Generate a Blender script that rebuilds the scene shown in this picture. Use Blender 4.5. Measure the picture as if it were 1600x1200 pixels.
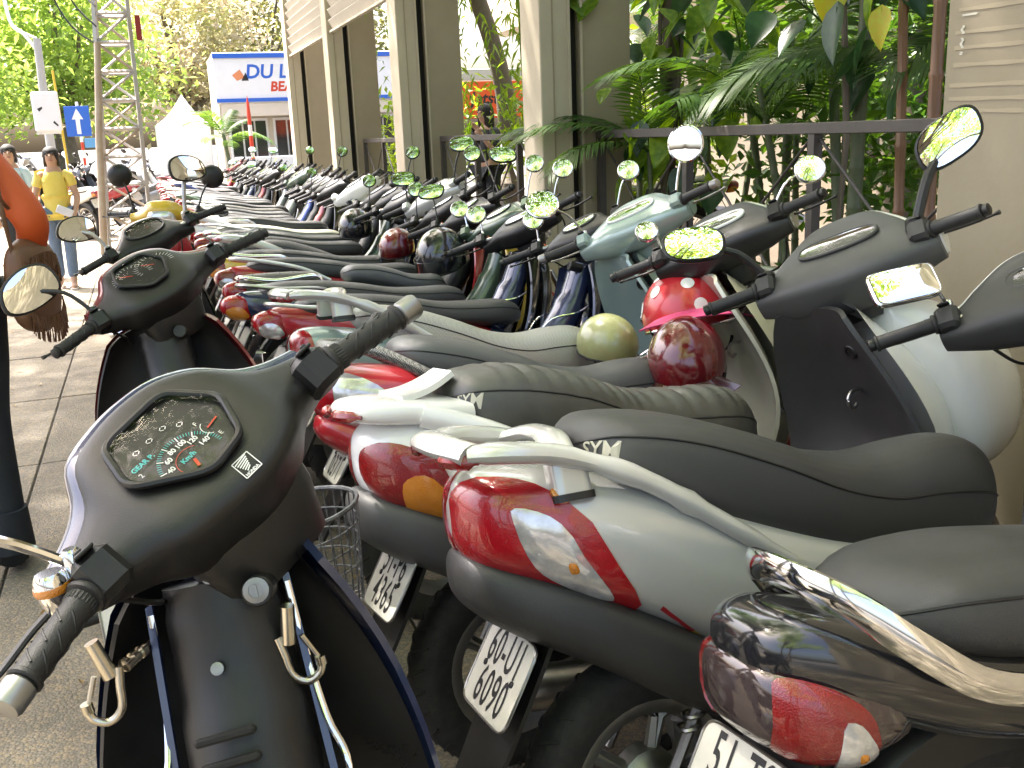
import bpy, bmesh, math, random
import numpy as np
from mathutils import Vector, Matrix, Euler
from math import sin, cos, pi, radians as R

random.seed(7)
scn = bpy.context.scene
for o in list(bpy.data.objects):
    bpy.data.objects.remove(o)
col = scn.collection

# ------------------------------------------------------------------ camera
cd = bpy.data.cameras.new('camera')
cam = bpy.data.objects.new('camera', cd)
col.objects.link(cam)
CAMM = ((0.938343, -0.119705, 0.324319), (-0.343508, -0.217262, 0.913674), (-0.038909, -0.968746, -0.244986))
cd.sensor_width = 36.0
cd.lens = 35.01
cd.clip_start = 0.02
cd.clip_end = 3000
cam.matrix_world = Matrix((
    (CAMM[0][0], -CAMM[0][1], -CAMM[0][2], 0.0),
    (CAMM[1][0], -CAMM[1][1], -CAMM[1][2], 0.0),
    (CAMM[2][0], -CAMM[2][1], -CAMM[2][2], 1.40),
    (0, 0, 0, 1)))
scn.camera = cam
scn.render.resolution_x = 1024
scn.render.resolution_y = 768

# ------------------------------------------------------------------ world, sun, exposure
SUN_EL, SUN_AZ = R(60), R(-35)          # azimuth measured from +Y towards +X
w = bpy.data.worlds.new('World')
scn.world = w
w.use_nodes = True
nt = w.node_tree
nt.nodes.clear()
wo = nt.nodes.new('ShaderNodeOutputWorld')
bg = nt.nodes.new('ShaderNodeBackground')
sk = nt.nodes.new('ShaderNodeTexSky')
sk.sky_type = 'NISHITA'
sk.sun_disc = False
sk.sun_elevation = SUN_EL
sk.sun_rotation = SUN_AZ
sk.air_density = 1.0
sk.dust_density = 7.0
sk.ozone_density = 0.6
bg.inputs['Strength'].default_value = 0.15
nt.links.new(sk.outputs[0], bg.inputs[0])
nt.links.new(bg.outputs[0], wo.inputs[0])
sd = bpy.data.lights.new('sun', 'SUN')
sd.energy = 5.0
sd.angle = R(1.2)
sd.color = (1.0, 0.95, 0.87)
sun = bpy.data.objects.new('sun', sd)
col.objects.link(sun)
sdir = Vector((sin(SUN_AZ) * cos(SUN_EL), cos(SUN_AZ) * cos(SUN_EL), sin(SUN_EL)))
sun.rotation_euler = sdir.to_track_quat('Z', 'Y').to_euler()
sun.location = (6, 8, 14)
vs = scn.view_settings
vs.view_transform = 'Standard'
vs.look = 'None'
vs.exposure = 2.35
vs.gamma = 1.0
vs.use_curve_mapping = False
vs.use_white_balance = True             # shade white balance, as the camera chose
vs.white_balance_temperature = 6600
vs.white_balance_tint = 12
scn.render.engine = 'CYCLES'
scn.cycles.max_bounces = 6
scn.cycles.diffuse_bounces = 3
scn.cycles.glossy_bounces = 4
scn.cycles.transmission_bounces = 4
scn.cycles.transparent_max_bounces = 6
scn.cycles.caustics_reflective = False
scn.cycles.caustics_refractive = False

# ------------------------------------------------------------------ materials
MATS = {}


def mat(name, rgb=(.5, .5, .5), rough=.5, metal=0., coat=0., spec=.5, nscale=0., namt=0., rgb2=None, bump=0., bscale=200.,
        trans=0., rvar=0., kind=None, coat_rough=.05):
    """procedural principled material; nscale/namt mix in rgb2 by noise (dust, wear), bump adds fine relief"""
    if name in MATS:
        return MATS[name]
    m = bpy.data.materials.new(name)
    m.use_nodes = True
    t = m.node_tree
    b = t.nodes['Principled BSDF']
    b.inputs['Base Color'].default_value = (*rgb, 1)
    b.inputs['Roughness'].default_value = rough
    b.inputs['Metallic'].default_value = metal
    b.inputs['Coat Weight'].default_value = coat
    b.inputs['Coat Roughness'].default_value = coat_rough
    b.inputs['Specular IOR Level'].default_value = spec
    b.inputs['Transmission Weight'].default_value = trans
    tc = t.nodes.new('ShaderNodeTexCoord')
    if namt > 0:
        n = t.nodes.new('ShaderNodeTexNoise')
        n.inputs['Scale'].default_value = nscale
        n.inputs['Detail'].default_value = 6
        n.inputs['Roughness'].default_value = .65
        t.links.new(tc.outputs['Object'], n.inputs['Vector'])
        cr = t.nodes.new('ShaderNodeValToRGB')
        cr.color_ramp.elements[0].position = .35
        cr.color_ramp.elements[1].position = .75
        cr.color_ramp.elements[0].color = (*rgb, 1)
        c2 = rgb2 or tuple(min(1, c * 1.6 + .02) for c in rgb)
        cr.color_ramp.elements[1].color = (*[rgb[i] * (1 - namt) + c2[i] * namt for i in range(3)], 1)
        t.links.new(n.outputs['Fac'], cr.inputs['Fac'])
        t.links.new(cr.outputs['Color'], b.inputs['Base Color'])
        if rvar > 0:
            mr = t.nodes.new('ShaderNodeMapRange')
            mr.inputs['From Min'].default_value = .3
            mr.inputs['From Max'].default_value = .7
            mr.inputs['To Min'].default_value = max(.02, rough - rvar)
            mr.inputs['To Max'].default_value = min(1, rough + rvar)
            t.links.new(n.outputs['Fac'], mr.inputs['Value'])
            t.links.new(mr.outputs['Result'], b.inputs['Roughness'])
    if bump > 0:
        if kind == 'weave':
            bn = t.nodes.new('ShaderNodeTexChecker')
            bn.inputs['Scale'].default_value = bscale
            out = bn.outputs['Fac']
        elif kind == 'grain':
            bn = t.nodes.new('ShaderNodeTexVoronoi')
            bn.inputs['Scale'].default_value = bscale
            out = bn.outputs['Distance']
        else:
            bn = t.nodes.new('ShaderNodeTexNoise')
            bn.inputs['Scale'].default_value = bscale
            bn.inputs['Detail'].default_value = 4
            out = bn.outputs['Fac']
        t.links.new(tc.outputs['Object'], bn.inputs['Vector'])
        bp = t.nodes.new('ShaderNodeBump')
        bp.inputs['Strength'].default_value = bump
        bp.inputs['Distance'].default_value = .002
        t.links.new(out, bp.inputs['Height'])
        t.links.new(bp.outputs['Normal'], b.inputs['Normal'])
        if kind == 'weave':
            mx = t.nodes.new('ShaderNodeMix')
            mx.data_type = 'RGBA'
            mx.inputs['A'].default_value = (*rgb, 1)
            mx.inputs['B'].default_value = (*(rgb2 or rgb), 1)
            t.links.new(out, mx.inputs['Factor'])
            t.links.new(mx.outputs['Result'], b.inputs['Base Color'])
    MATS[name] = m
    return m


def leafmat(name, rgb, rgb2, tr=.45, scale=6., rough=.45):
    """leaf: glossy skin over a translucent body, colour varied by noise"""
    if name in MATS:
        return MATS[name]
    m = bpy.data.materials.new(name)
    m.use_nodes = True
    t = m.node_tree
    b = t.nodes['Principled BSDF']
    out = t.nodes['Material Output']
    b.inputs['Roughness'].default_value = rough
    tc = t.nodes.new('ShaderNodeTexCoord')
    n = t.nodes.new('ShaderNodeTexNoise')
    n.inputs['Scale'].default_value = scale
    n.inputs['Detail'].default_value = 3
    t.links.new(tc.outputs['Object'], n.inputs['Vector'])
    cr = t.nodes.new('ShaderNodeValToRGB')
    cr.color_ramp.elements[0].position = .35
    cr.color_ramp.elements[1].position = .65
    cr.color_ramp.elements[0].color = (*rgb, 1)
    cr.color_ramp.elements[1].color = (*rgb2, 1)
    t.links.new(n.outputs['Fac'], cr.inputs['Fac'])
    t.links.new(cr.outputs['Color'], b.inputs['Base Color'])
    tl = t.nodes.new('ShaderNodeBsdfTranslucent')
    hs = t.nodes.new('ShaderNodeHueSaturation')
    hs.inputs['Value'].default_value = 1.9
    hs.inputs['Saturation'].default_value = 1.1
    hs.inputs['Hue'].default_value = .485
    t.links.new(cr.outputs['Color'], hs.inputs['Color'])
    t.links.new(hs.outputs['Color'], tl.inputs['Color'])
    mx = t.nodes.new('ShaderNodeMixShader')
    mx.inputs['Fac'].default_value = tr
    t.links.new(b.outputs[0], mx.inputs[1])
    t.links.new(tl.outputs[0], mx.inputs[2])
    t.links.new(mx.outputs[0], out.inputs['Surface'])
    MATS[name] = m
    return m


def glassmat(name, tint=(1, 1, 1), ior=1.25, alpha=.12):
    """thin clear cover: mostly see-through with a Fresnel reflection"""
    if name in MATS:
        return MATS[name]
    m = bpy.data.materials.new(name)
    m.use_nodes = True
    t = m.node_tree
    t.nodes.clear()
    out = t.nodes.new('ShaderNodeOutputMaterial')
    tr = t.nodes.new('ShaderNodeBsdfTransparent')
    tr.inputs['Color'].default_value = (*tint, 1)
    gl = t.nodes.new('ShaderNodeBsdfGlossy')
    gl.inputs['Roughness'].default_value = .04
    fr = t.nodes.new('ShaderNodeFresnel')
    fr.inputs['IOR'].default_value = ior
    ad = t.nodes.new('ShaderNodeMath')
    ad.operation = 'ADD'
    ad.inputs[1].default_value = alpha * .3
    mx = t.nodes.new('ShaderNodeMixShader')
    t.links.new(fr.outputs[0], ad.inputs[0])
    t.links.new(ad.outputs[0], mx.inputs[0])
    t.links.new(tr.outputs[0], mx.inputs[1])
    t.links.new(gl.outputs[0], mx.inputs[2])
    t.links.new(mx.outputs[0], out.inputs['Surface'])
    MATS[name] = m
    return m


BLK = mat('black plastic', (.008, .008, .008), .36, spec=.5, nscale=9, namt=.5, rgb2=(.026, .025, .023), bump=.25, bscale=900, rvar=.1)
DGR = mat('dark grey plastic', (.030, .030, .030), .42, spec=.5, nscale=7, namt=.4, rgb2=(.062, .06, .054), bump=.3, bscale=1100, rvar=.08)
MGR = mat('mid grey plastic', (.062, .062, .061), .46, nscale=7, namt=.4, rgb2=(.09, .088, .08), bump=.2, bscale=900)
RUB = mat('rubber', (.012, .012, .012), .55, nscale=20, namt=.5, rgb2=(.04, .037, .033), bump=.3, bscale=600)
TYR = mat('tyre rubber', (.016, .016, .016), .75, nscale=30, namt=.6, rgb2=(.055, .05, .042), bump=.5, bscale=250)
VIN = mat('black vinyl', (.021, .021, .022), .40, spec=1., nscale=5, namt=.4, rgb2=(.034, .034, .033), bump=.4, bscale=1500, kind='grain', rvar=.06)
VIN2 = mat('worn grey vinyl', (.045, .043, .036), .33, spec=.9, nscale=10, namt=.6, rgb2=(.095, .09, .075), bump=.4, bscale=700, rvar=.08)
VING = mat('charcoal vinyl', (.052, .053, .055), .40, spec=1., nscale=6, namt=.4, rgb2=(.075, .075, .073), bump=.3, bscale=1300, kind='grain')
VINS = mat('silver vinyl', (.50, .49, .45), .38, nscale=4, namt=.5, rgb2=(.42, .41, .37), bump=.25, bscale=160, kind='weave', )
VINT = mat('tan vinyl', (.16, .145, .12), .42, nscale=6, namt=.5, rgb2=(.22, .2, .17), bump=.3, bscale=900)
CLOTHS = mat('cream seat cover', (.52, .50, .42), .6, nscale=14, namt=.5, rgb2=(.4, .39, .3), bump=.4, bscale=300)
WOV = mat('woven silver tape', (.42, .41, .38), .35, metal=.3, bump=.9, bscale=260, kind='weave', rgb2=(.09, .09, .09))
CHR = mat('chrome', (.82, .82, .82), .09, metal=1., nscale=30, namt=.35, rgb2=(.55, .53, .5))
STL = mat('brushed steel', (.42, .41, .39), .34, metal=1., nscale=40, namt=.5, rgb2=(.25, .22, .19))
ALU = mat('cast aluminium', (.34, .34, .33), .42, metal=.9, nscale=16, namt=.5, rgb2=(.17, .16, .14))
BRS = mat('brassy steel', (.58, .54, .45), .27, metal=1., nscale=60, namt=.4, rgb2=(.35, .28, .17))
MIR = mat('mirror glass', (.93, .95, .94), .015, metal=1.)
PLT = mat('plate white', (.63, .62, .55), .4, nscale=12, namt=.5, rgb2=(.48, .45, .36))
INK = mat('plate ink', (.02, .02, .02), .5)
CREAM = mat('cream print', (.55, .52, .42), .5)
WPR = mat('white print', (.8, .8, .78), .5)
CYN = mat('cyan print', (.05, .5, .5), .5)
RPR = mat('red print', (.7, .06, .03), .5)
ORG = mat('orange plastic', (.75, .14, .02), .4)
YEL = mat('yellow plastic', (.68, .46, .04), .4)
DIAL = mat('dial face', (.012, .012, .013), .45)
GLS = glassmat('instrument glass', (.97, .97, .96), 1.12, .05)
LENSR = mat('red lens', (.30, .004, .010), .1, coat=1., nscale=14, namt=.7, rgb2=(.55, .014, .02), bump=.2, bscale=500, kind='grain')
LENSK = mat('smoked lens', (.05, .03, .03), .08, metal=.35, coat=1., nscale=30, namt=.5, rgb2=(.2, .17, .16), bump=.15, bscale=60)
LENSD = mat('dark red lens', (.2, .006, .006), .14, coat=1., nscale=40, namt=.6, rgb2=(.34, .012, .012), bump=.35, bscale=420, kind='grain')
LENSO = mat('amber lens', (.62, .2, .012), .14, coat=1., bump=.5, bscale=500, kind='grain', nscale=30, namt=.4, rgb2=(.8, .34, .03))
LENSC = mat('clear lens', (.50, .47, .46), .12, metal=.45, coat=1., nscale=34, namt=1., rgb2=(.8, .78, .76), bump=.28, bscale=46)
HEADL = mat('headlight glass', (.7, .72, .72), .05, metal=.6, coat=1., bump=.3, bscale=120)


def paint(name, rgb, metal=0.0, rough=.32, dust=.25):
    return mat(name, rgb, rough, metal=metal, coat=.9, nscale=5, namt=dust, rgb2=tuple(c * .72 + .07 for c in rgb), coat_rough=.06)


PSIL = paint('silver paint', (.58, .58, .555), .25, .28, .2)
PWHT = paint('white paint', (.84, .84, .81), 0, .3, .15)
PRED = paint('red paint', (.42, .012, .02))
PTEA = paint('teal paint', (.27, .36, .345), .25, .32)
PCHA = paint('champagne paint', (.50, .49, .39), .25, .32)
PNAV = paint('navy paint', (.012, .022, .07), .1, .25)
PBLK = paint('black paint', (.010, .010, .012), 0, .15, .15)
PBLU = paint('blue paint', (.015, .04, .2), .1)
PGRN = paint('green paint', (.07, .11, .07), .2)
PYEL = paint('yellow paint', (.66, .44, .03))
PMAR = paint('maroon paint', (.17, .010, .014), .2)
PGRY = paint('grey paint', (.19, .2, .205), .4)

# ------------------------------------------------------------------ mesh helpers
def cat4(a, b, c, d, t):
    return .5 * ((2 * b) + (c - a) * t + (2 * a - 5 * b + 4 * c - d) * t * t + (3 * b - a - 3 * c + d) * t ** 3)


def smooth_path(pts, sub=5, closed=False):
    P = [Vector(p) for p in pts]
    n = len(P)
    out = []
    rng = n if closed else n - 1
    for i in range(rng):
        if closed:
            a, b, c, d = (P[(i + k) % n] for k in (-1, 0, 1, 2))
        else:
            a, b, c, d = P[max(0, i - 1)], P[i], P[i + 1], P[min(n - 1, i + 2)]
        for j in range(sub):
            t = j / sub
            out.append(Vector([cat4(a[k], b[k], c[k], d[k], t) for k in range(len(b))]))
    if not closed:
        out.append(P[-1])
    return out


def spw(c, e):
    return math.copysign(abs(c) ** e, c)


class Loft:
    """body lofted along x through superellipse stations (x, y0, top, bottom, half width, exponent)"""
    def __init__(s, st, X=None, wav=None):
        s.st = [tuple(map(float, a)) for a in st]
        s.n = len(st) - 1
        s.X = X
        s.wav = wav

    def par(s, u):
        t = max(0., min(1., u)) * s.n
        i = min(int(t), s.n - 1)
        f = t - i
        A = [s.st[max(0, min(s.n, i + k))] for k in (-1, 0, 1, 2)]
        return [cat4(A[0][j], A[1][j], A[2][j], A[3][j], f) for j in range(6)]

    def S(s, u, v):
        x, y0, top, bot, w, p = s.par(u)
        e = 2. / max(1.2, p)
        th = 2 * pi * v
        zc = (top + bot) / 2
        h = max(.0005, (top - bot) / 2)
        if s.wav and sin(th) > 0:
            h += s.wav(u, v) * sin(th) ** .5
        q = Vector((x, y0 + max(.0008, w) * spw(cos(th), e), zc + h * spw(sin(th), e)))
        return s.X @ q if s.X else q

    def ux(s, x):
        lo, hi = 0., 1.
        up = s.st[-1][0] > s.st[0][0]
        for _ in range(30):
            m = (lo + hi) / 2
            if (s.par(m)[0] < x) == up:
                lo = m
            else:
                hi = m
        return (lo + hi) / 2

    def N(s, u, v):
        d = 1e-3
        u0, u1 = max(0, u - d), min(1, u + d)
        a = s.S(u1, v) - s.S(u0, v)
        b = s.S(u, v + d) - s.S(u, v - d)
        n = a.cross(b)
        if n.length < 1e-12:
            return Vector((0, 0, 1))
        n.normalize()
        c = sum((s.S(u, k / 4) for k in range(4)), Vector()) / 4
        if n.dot(s.S(u, v) - c) < 0:
            n = -n
        return n

    def mesh(s, nu=28, nv=24):
        m = MB()
        rings = [[s.S(i / nu, j / nv) for j in range(nv)] for i in range(nu + 1)]
        m.loft(rings)
        return m


class MB:
    def __init__(s):
        s.v = []
        s.f = []

    def add(s, vs, fs, X=None):
        o = len(s.v)
        s.v += [tuple(X @ Vector(p)) if X else tuple(p) for p in vs]
        s.f += [tuple(i + o for i in f) for f in fs]
        return s

    def loft(s, rings, closed=True, caps=True):
        n = len(rings[0])
        vs = [p for r in rings for p in r]
        fs = []
        for i in range(len(rings) - 1):
            for j in range(n if closed else n - 1):
                k = (j + 1) % n
                fs.append((i * n + j, i * n + k, (i + 1) * n + k, (i + 1) * n + j))
        if caps and closed:
            fs.append(tuple(range(n))[::-1])
            o = (len(rings) - 1) * n
            fs.append(tuple(o + j for j in range(n)))
        return s.add(vs, fs)

    def box(s, c, d, X=None, bev=0.):
        hx, hy, hz = d[0] / 2, d[1] / 2, d[2] / 2
        if bev > 0:
            b = min(bev, hx * .9, hy * .9, hz * .9)
            rings = []
            for z, i in ((-hz, b), (-hz + b, 0), (hz - b, 0), (hz, b)):
                a, e = hx - i, hy - i
                k = b if i == 0 else b * .6
                rings.append([(c[0] + x, c[1] + y, c[2] + z) for x, y in
                              ((a - k, -e), (a, -e + k), (a, e - k), (a - k, e), (-a + k, e), (-a, e - k), (-a, -e + k), (-a + k, -e))])
            if X:
                rings = [[X @ Vector(p) for p in r] for r in rings]
            return s.loft(rings)
        vs = [(c[0] + x * hx, c[1] + y * hy, c[2] + z * hz) for z in (-1, 1) for y in (-1, 1) for x in (-1, 1)]
        fs = [(0, 2, 3, 1), (4, 5, 7, 6), (0, 1, 5, 4), (2, 6, 7, 3), (0, 4, 6, 2), (1, 3, 7, 5)]
        return s.add(vs, fs, X)

    def tube(s, pts, r, n=8, X=None, flat=None, up=(0, 0, 1), caps=True, closed=False):
        P = [Vector(p) for p in pts]
        if X:
            P = [X @ p for p in P]
        m = len(P)
        rr = r if isinstance(r, (list, tuple)) else [r] * m
        ff = flat if isinstance(flat, (list, tuple)) else [flat or 1.] * m
        if len(rr) != m:
            rr = [rr[int(i * (len(rr) - 1) / (m - 1) + .5)] for i in range(m)]
        if len(ff) != m:
            ff = [ff[int(i * (len(ff) - 1) / (m - 1) + .5)] for i in range(m)]
        rings = []
        up = Vector(up)
        for i in range(m):
            if closed:
                t = P[(i + 1) % m] - P[i - 1]
            else:
                t = P[min(m - 1, i + 1)] - P[max(0, i - 1)]
            if t.length < 1e-9:
                t = Vector((1, 0, 0))
            t.normalize()
            a = t.cross(up)
            if a.length < 1e-3:
                a = t.cross(Vector((1, 0, 0)))
            a.normalize()
            b = a.cross(t)
            rings.append([P[i] + a * (rr[i] * cos(2 * pi * k / n)) + b * (rr[i] * ff[i] * sin(2 * pi * k / n)) for k in range(n)])
        if closed:
            rings.append(rings[0])
            return s.loft(rings, caps=False)
        return s.loft(rings, caps=caps)

    def lathe(s, prof, n=20, X=None, axis='z'):
        """profile of (radius, height)"""
        rings = []
        for r, h in prof:
            ring = []
            for k in range(n):
                a = 2 * pi * k / n
                p = (r * cos(a), r * sin(a), h)
                if axis == 'y':
                    p = (r * sin(a), h, r * cos(a))
                elif axis == 'x':
                    p = (h, r * cos(a), r * sin(a))
                ring.append(X @ Vector(p) if X else Vector(p))
            rings.append(ring)
        return s.loft(rings)

    def prism(s, outline, z0, z1, X=None, bev=0.):
        n = len(outline)
        c = (sum(p[0] for p in outline) / n, sum(p[1] for p in outline) / n)

        def ring(z, k):
            out = []
            for p in outline:
                d = math.hypot(p[0] - c[0], p[1] - c[1]) or 1
                f = max(0, 1 - k / d)
                q = Vector((c[0] + (p[0] - c[0]) * f, c[1] + (p[1] - c[1]) * f, z))
                out.append(X @ q if X else q)
            return out
        if bev > 0:
            return s.loft([ring(z0, bev), ring(z0 + bev, 0), ring(z1 - bev, 0), ring(z1, bev)])
        return s.loft([ring(z0, 0), ring(z1, 0)])

    def grid(s, fn, nu, nv, thick=0.):
        """open sheet from fn(u,v); thick>0 gives it a back"""
        P = [[Vector(fn(i / nu, j / nv)) for j in range(nv + 1)] for i in range(nu + 1)]
        if thick <= 0:
            return s.loft(P, closed=False)
        B = []
        for i in range(nu + 1):
            row = []
            for j in range(nv + 1):
                a = P[min(nu, i + 1)][j] - P[max(0, i - 1)][j]
                b = P[i][min(nv, j + 1)] - P[i][max(0, j - 1)]
                nrm = a.cross(b)
                if nrm.length > 1e-12:
                    nrm.normalize()
                row.append(P[i][j] - nrm * thick)
            B.append(row)
        # closed ring per row: front then back reversed
        rings = [P[i] + B[i][::-1] for i in range(nu + 1)]
        return s.loft(rings)

    def patch(s, L, outline, off=.003, bulge=.0, rings=5, sub=4, smooth=True, sink=.004):
        """lens, panel or decal following loft L: outline of (x, v), dome of height off+bulge"""
        pts = [(L.ux(x), v, 0) for x, v in outline]
        if smooth:
            pts = smooth_path(pts, sub, True)
        pts = [(max(0., min(1., p[0])), p[1]) for p in pts]
        cu = sum(p[0] for p in pts) / len(pts)
        cv = sum(p[1] for p in pts) / len(pts)
        R_ = []
        for k in range(rings + 1):
            f = k / rings
            ring = []
            for u, v in pts:
                a, b = cu + (u - cu) * f, cv + (v - cv) * f
                h = off + bulge * (1 - f ** 3)
                ring.append(L.S(a, b) + L.N(a, b) * h)
            if k == 0:
                ring = [ring[0].copy() for _ in pts]
            R_.append(ring)
        R_.append([L.S(u, v) - L.N(u, v) * sink for u, v in pts])
        return s.loft(R_, caps=False)

    def build(s, name, m, parent=None, X=None, smooth=True, ang=38, kind=None):
        me = bpy.data.meshes.new(name)
        vs = s.v
        if X:
            vs = [tuple(X @ Vector(p)) for p in vs]
        me.from_pydata(vs, [], s.f)
        me.validate()
        me.update()
        if m:
            for q in (m if isinstance(m, (list, tuple)) else [m]):
                me.materials.append(q)
        if smooth and len(me.polygons):
            me.shade_smooth()
            me.set_sharp_from_angle(angle=R(ang))
        o = bpy.data.objects.new(name, me)
        col.objects.link(o)
        if parent:
            o.parent = parent
        if kind:
            o['kind'] = kind
        return o


def tag(o, label=None, cat=None, group=None, kind=None):
    if label:
        o['label'] = label
    if cat:
        o['category'] = cat
    if group:
        o['group'] = group
    if kind:
        o['kind'] = kind
    return o


def empty(name, loc=(0, 0, 0), rot=(0, 0, 0)):
    o = bpy.data.objects.new(name, None)
    o.empty_display_size = .1
    col.objects.link(o)
    o.location = loc
    o.rotation_euler = rot
    return o


KIDS = {}


def copy_tree(o, parent=None, swap=None, skip=()):
    c = o.copy()
    col.objects.link(c)
    c.parent = parent
    if swap and c.type == 'MESH' and c.data.materials and c.data.materials[0] in swap:
        c.material_slots[0].link = 'OBJECT'
        c.material_slots[0].material = swap[c.data.materials[0]]
    for ch in [k for k in ALLK.get(o, ())]:
        if ch.name.split('.')[0] in skip:
            continue
        copy_tree(ch, c, swap, skip)
    return c


ALLK = {}


def index_kids():
    ALLK.clear()
    for o in bpy.data.objects:
        if o.parent:
            ALLK.setdefault(o.parent, []).append(o)


_tc = {}


def text_mesh(txt, size=1., bold=0., sx=1., shear=0., align='CENTER', space=1.):
    """flat lettering as (verts, faces), centred on the origin in xy"""
    key = (txt, size, bold, sx, shear, align, space)
    if key in _tc:
        return _tc[key]
    cu = bpy.data.curves.new('txt', 'FONT')
    cu.body = txt
    cu.size = size
    cu.offset = bold
    cu.shear = shear
    cu.align_x = align
    cu.align_y = 'CENTER'
    cu.space_character = space
    cu.resolution_u = 3
    o = bpy.data.objects.new('txt', cu)
    col.objects.link(o)
    dg = bpy.context.evaluated_depsgraph_get()
    me = bpy.data.meshes.new_from_object(o.evaluated_get(dg))
    bm_ = bmesh.new()
    bm_.from_mesh(me)
    bmesh.ops.triangulate(bm_, faces=bm_.faces)
    bm_.to_mesh(me)
    bm_.free()
    vs = [(v.co.x * sx, v.co.y, 0.) for v in me.vertices]
    fs = [tuple(p.vertices) for p in me.polygons]
    bpy.data.objects.remove(o)
    bpy.data.curves.remove(cu)
    bpy.data.meshes.remove(me)
    _tc[key] = (vs, fs)
    return vs, fs


def frame(o, ex, ey):
    """matrix with origin o, x axis ex, y axis near ey"""
    ex = Vector(ex).normalized()
    ez = ex.cross(Vector(ey)).normalized()
    ey = ez.cross(ex)
    m = Matrix.Identity(4)
    for i in range(3):
        m[i][0], m[i][1], m[i][2], m[i][3] = ex[i], ey[i], ez[i], o[i]
    return m


def ngon(n, rx, ry=None, p=2., rot=0.):
    ry = ry or rx
    e = 2. / p
    return [(rx * spw(cos(2 * pi * k / n + rot), e), ry * spw(sin(2 * pi * k / n + rot), e)) for k in range(n)]


def text_on(L, x, v, txt, size, bold=0., sx=1., shear=0., flip=False, off=.002, turn=0.):
    """lettering wrapped onto loft L round (x, v); on the right side letters read towards +x"""
    u0 = L.ux(x)
    vs, fs = text_mesh(txt, size, bold, sx, shear)
    d = 1e-3
    su = (L.S(u0 + d, v) - L.S(u0 - d, v)).length / (2 * d)
    sv = (L.S(u0, v + d) - L.S(u0, v - d)).length / (2 * d)
    m = MB()
    out = []
    for a, b, _ in vs:
        a, b = a * cos(turn) - b * sin(turn), a * sin(turn) + b * cos(turn)
        uu = u0 + a / su
        vv = v - b / sv
        out.append(L.S(uu, vv) + L.N(uu, vv) * off)
    m.add(out, fs)
    return m

# ------------------------------------------------------------------ motorbike parts
RAKE = R(26.5)
SAX = Vector((-sin(RAKE), 0, cos(RAKE)))


def steer_mat(a, head):
    return Matrix.Translation(head) @ Matrix.Rotation(a, 4, SAX) @ Matrix.Translation(-Vector(head))


def chk(m):
    return m


def wheel(root, name, c, r, w, style='cast', X=None, near=False):
    T = Matrix.Translation(c)
    prof = []
    for k in range(15):
        a = -pi * .5 + pi * k / 14
        prof.append((r - w * .5 + w * .5 * max(0, cos(a)) ** .8, w * .5 * sin(a)))
    inner = r - w * .95
    prof = [(inner, -w * .36)] + prof + [(inner, w * .36)]
    n = 36
    t = MB()
    rings = []
    for rr, h in prof:
        rings.append([T @ Vector((rr * sin(2 * pi * k / n), h, rr * cos(2 * pi * k / n))) for k in range(n)])
    rings.append(rings[0])
    t.loft(rings, caps=False)
    hub = MB()
    hub.lathe([(.001, -.05), (.035, -.05), (.045, -.03), (.06, -.02), (.06, .02), (.045, .03), (.035, .05), (.001, .05)], 16, T, 'y')
    W = hub.build(name, ALU, root, X)
    tt = t.build('tyre', TYR, W, X)
    tr = MB()
    for k in range(30):
        a = 2 * pi * k / 30
        for s in (-1, 1):
            pts = []
            for q in range(4):
                b = q / 3 * 1.05
                aa = a + q * .035 + (.1 if s > 0 else 0)
                rad = r - w * .5 + w * .5 * cos(b * 1.0) ** .8 + .0005
                pts.append(T @ Vector((rad * sin(aa), s * w * .5 * sin(b), rad * cos(aa))))
            tr.tube(pts, .0035, 4)
    tr.build('tread', TYR, W, X)
    rm = MB()
    ri = inner
    rings = []
    for rr, h in ((ri + .012, -w * .38), (ri + .012, -w * .34), (ri - .012, -w * .28), (ri - .018, 0), (ri - .012, w * .28), (ri + .012, w * .34), (ri + .012, w * .38), (ri + .002, w * .39), (ri - .022, w * .25), (ri - .028, 0), (ri - .022, -w * .25), (ri + .002, -w * .39)):
        rings.append([T @ Vector((rr * sin(2 * pi * k / n), h, rr * cos(2 * pi * k / n))) for k in range(n)])
    rings.append(rings[0])
    rm.loft(rings, caps=False)
    rm.build('rim', ALU if style == 'cast' else STL, W, X)
    sp = MB()
    if style == 'cast':
        for k in range(5):
            a = 2 * pi * k / 5 + .3
            d = Vector((sin(a), 0, cos(a)))
            for s in (-1, 1):
                e = Vector((sin(a + s * .16), 0, cos(a + s * .16)))
                sp.tube([T @ (d * .045), T @ (d * .5 * ri + e * .04), T @ (e * (ri - .014))], [.014, .010, .013], 6)
        sp.build('spokes', ALU, W, X)
    else:
        for k in range(18):
            a = 2 * pi * k / 18
            for s in (-1, 1):
                a2 = a + .45 * (1 if k % 2 else -1)
                sp.tube([T @ Vector((.045 * sin(a), s * .022, .045 * cos(a))), T @ Vector(((ri - .012) * sin(a2), s * .006, (ri - .012) * cos(a2)))], .0018, 4)
        sp.build('spokes', STL, W, X)
    return W


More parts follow.
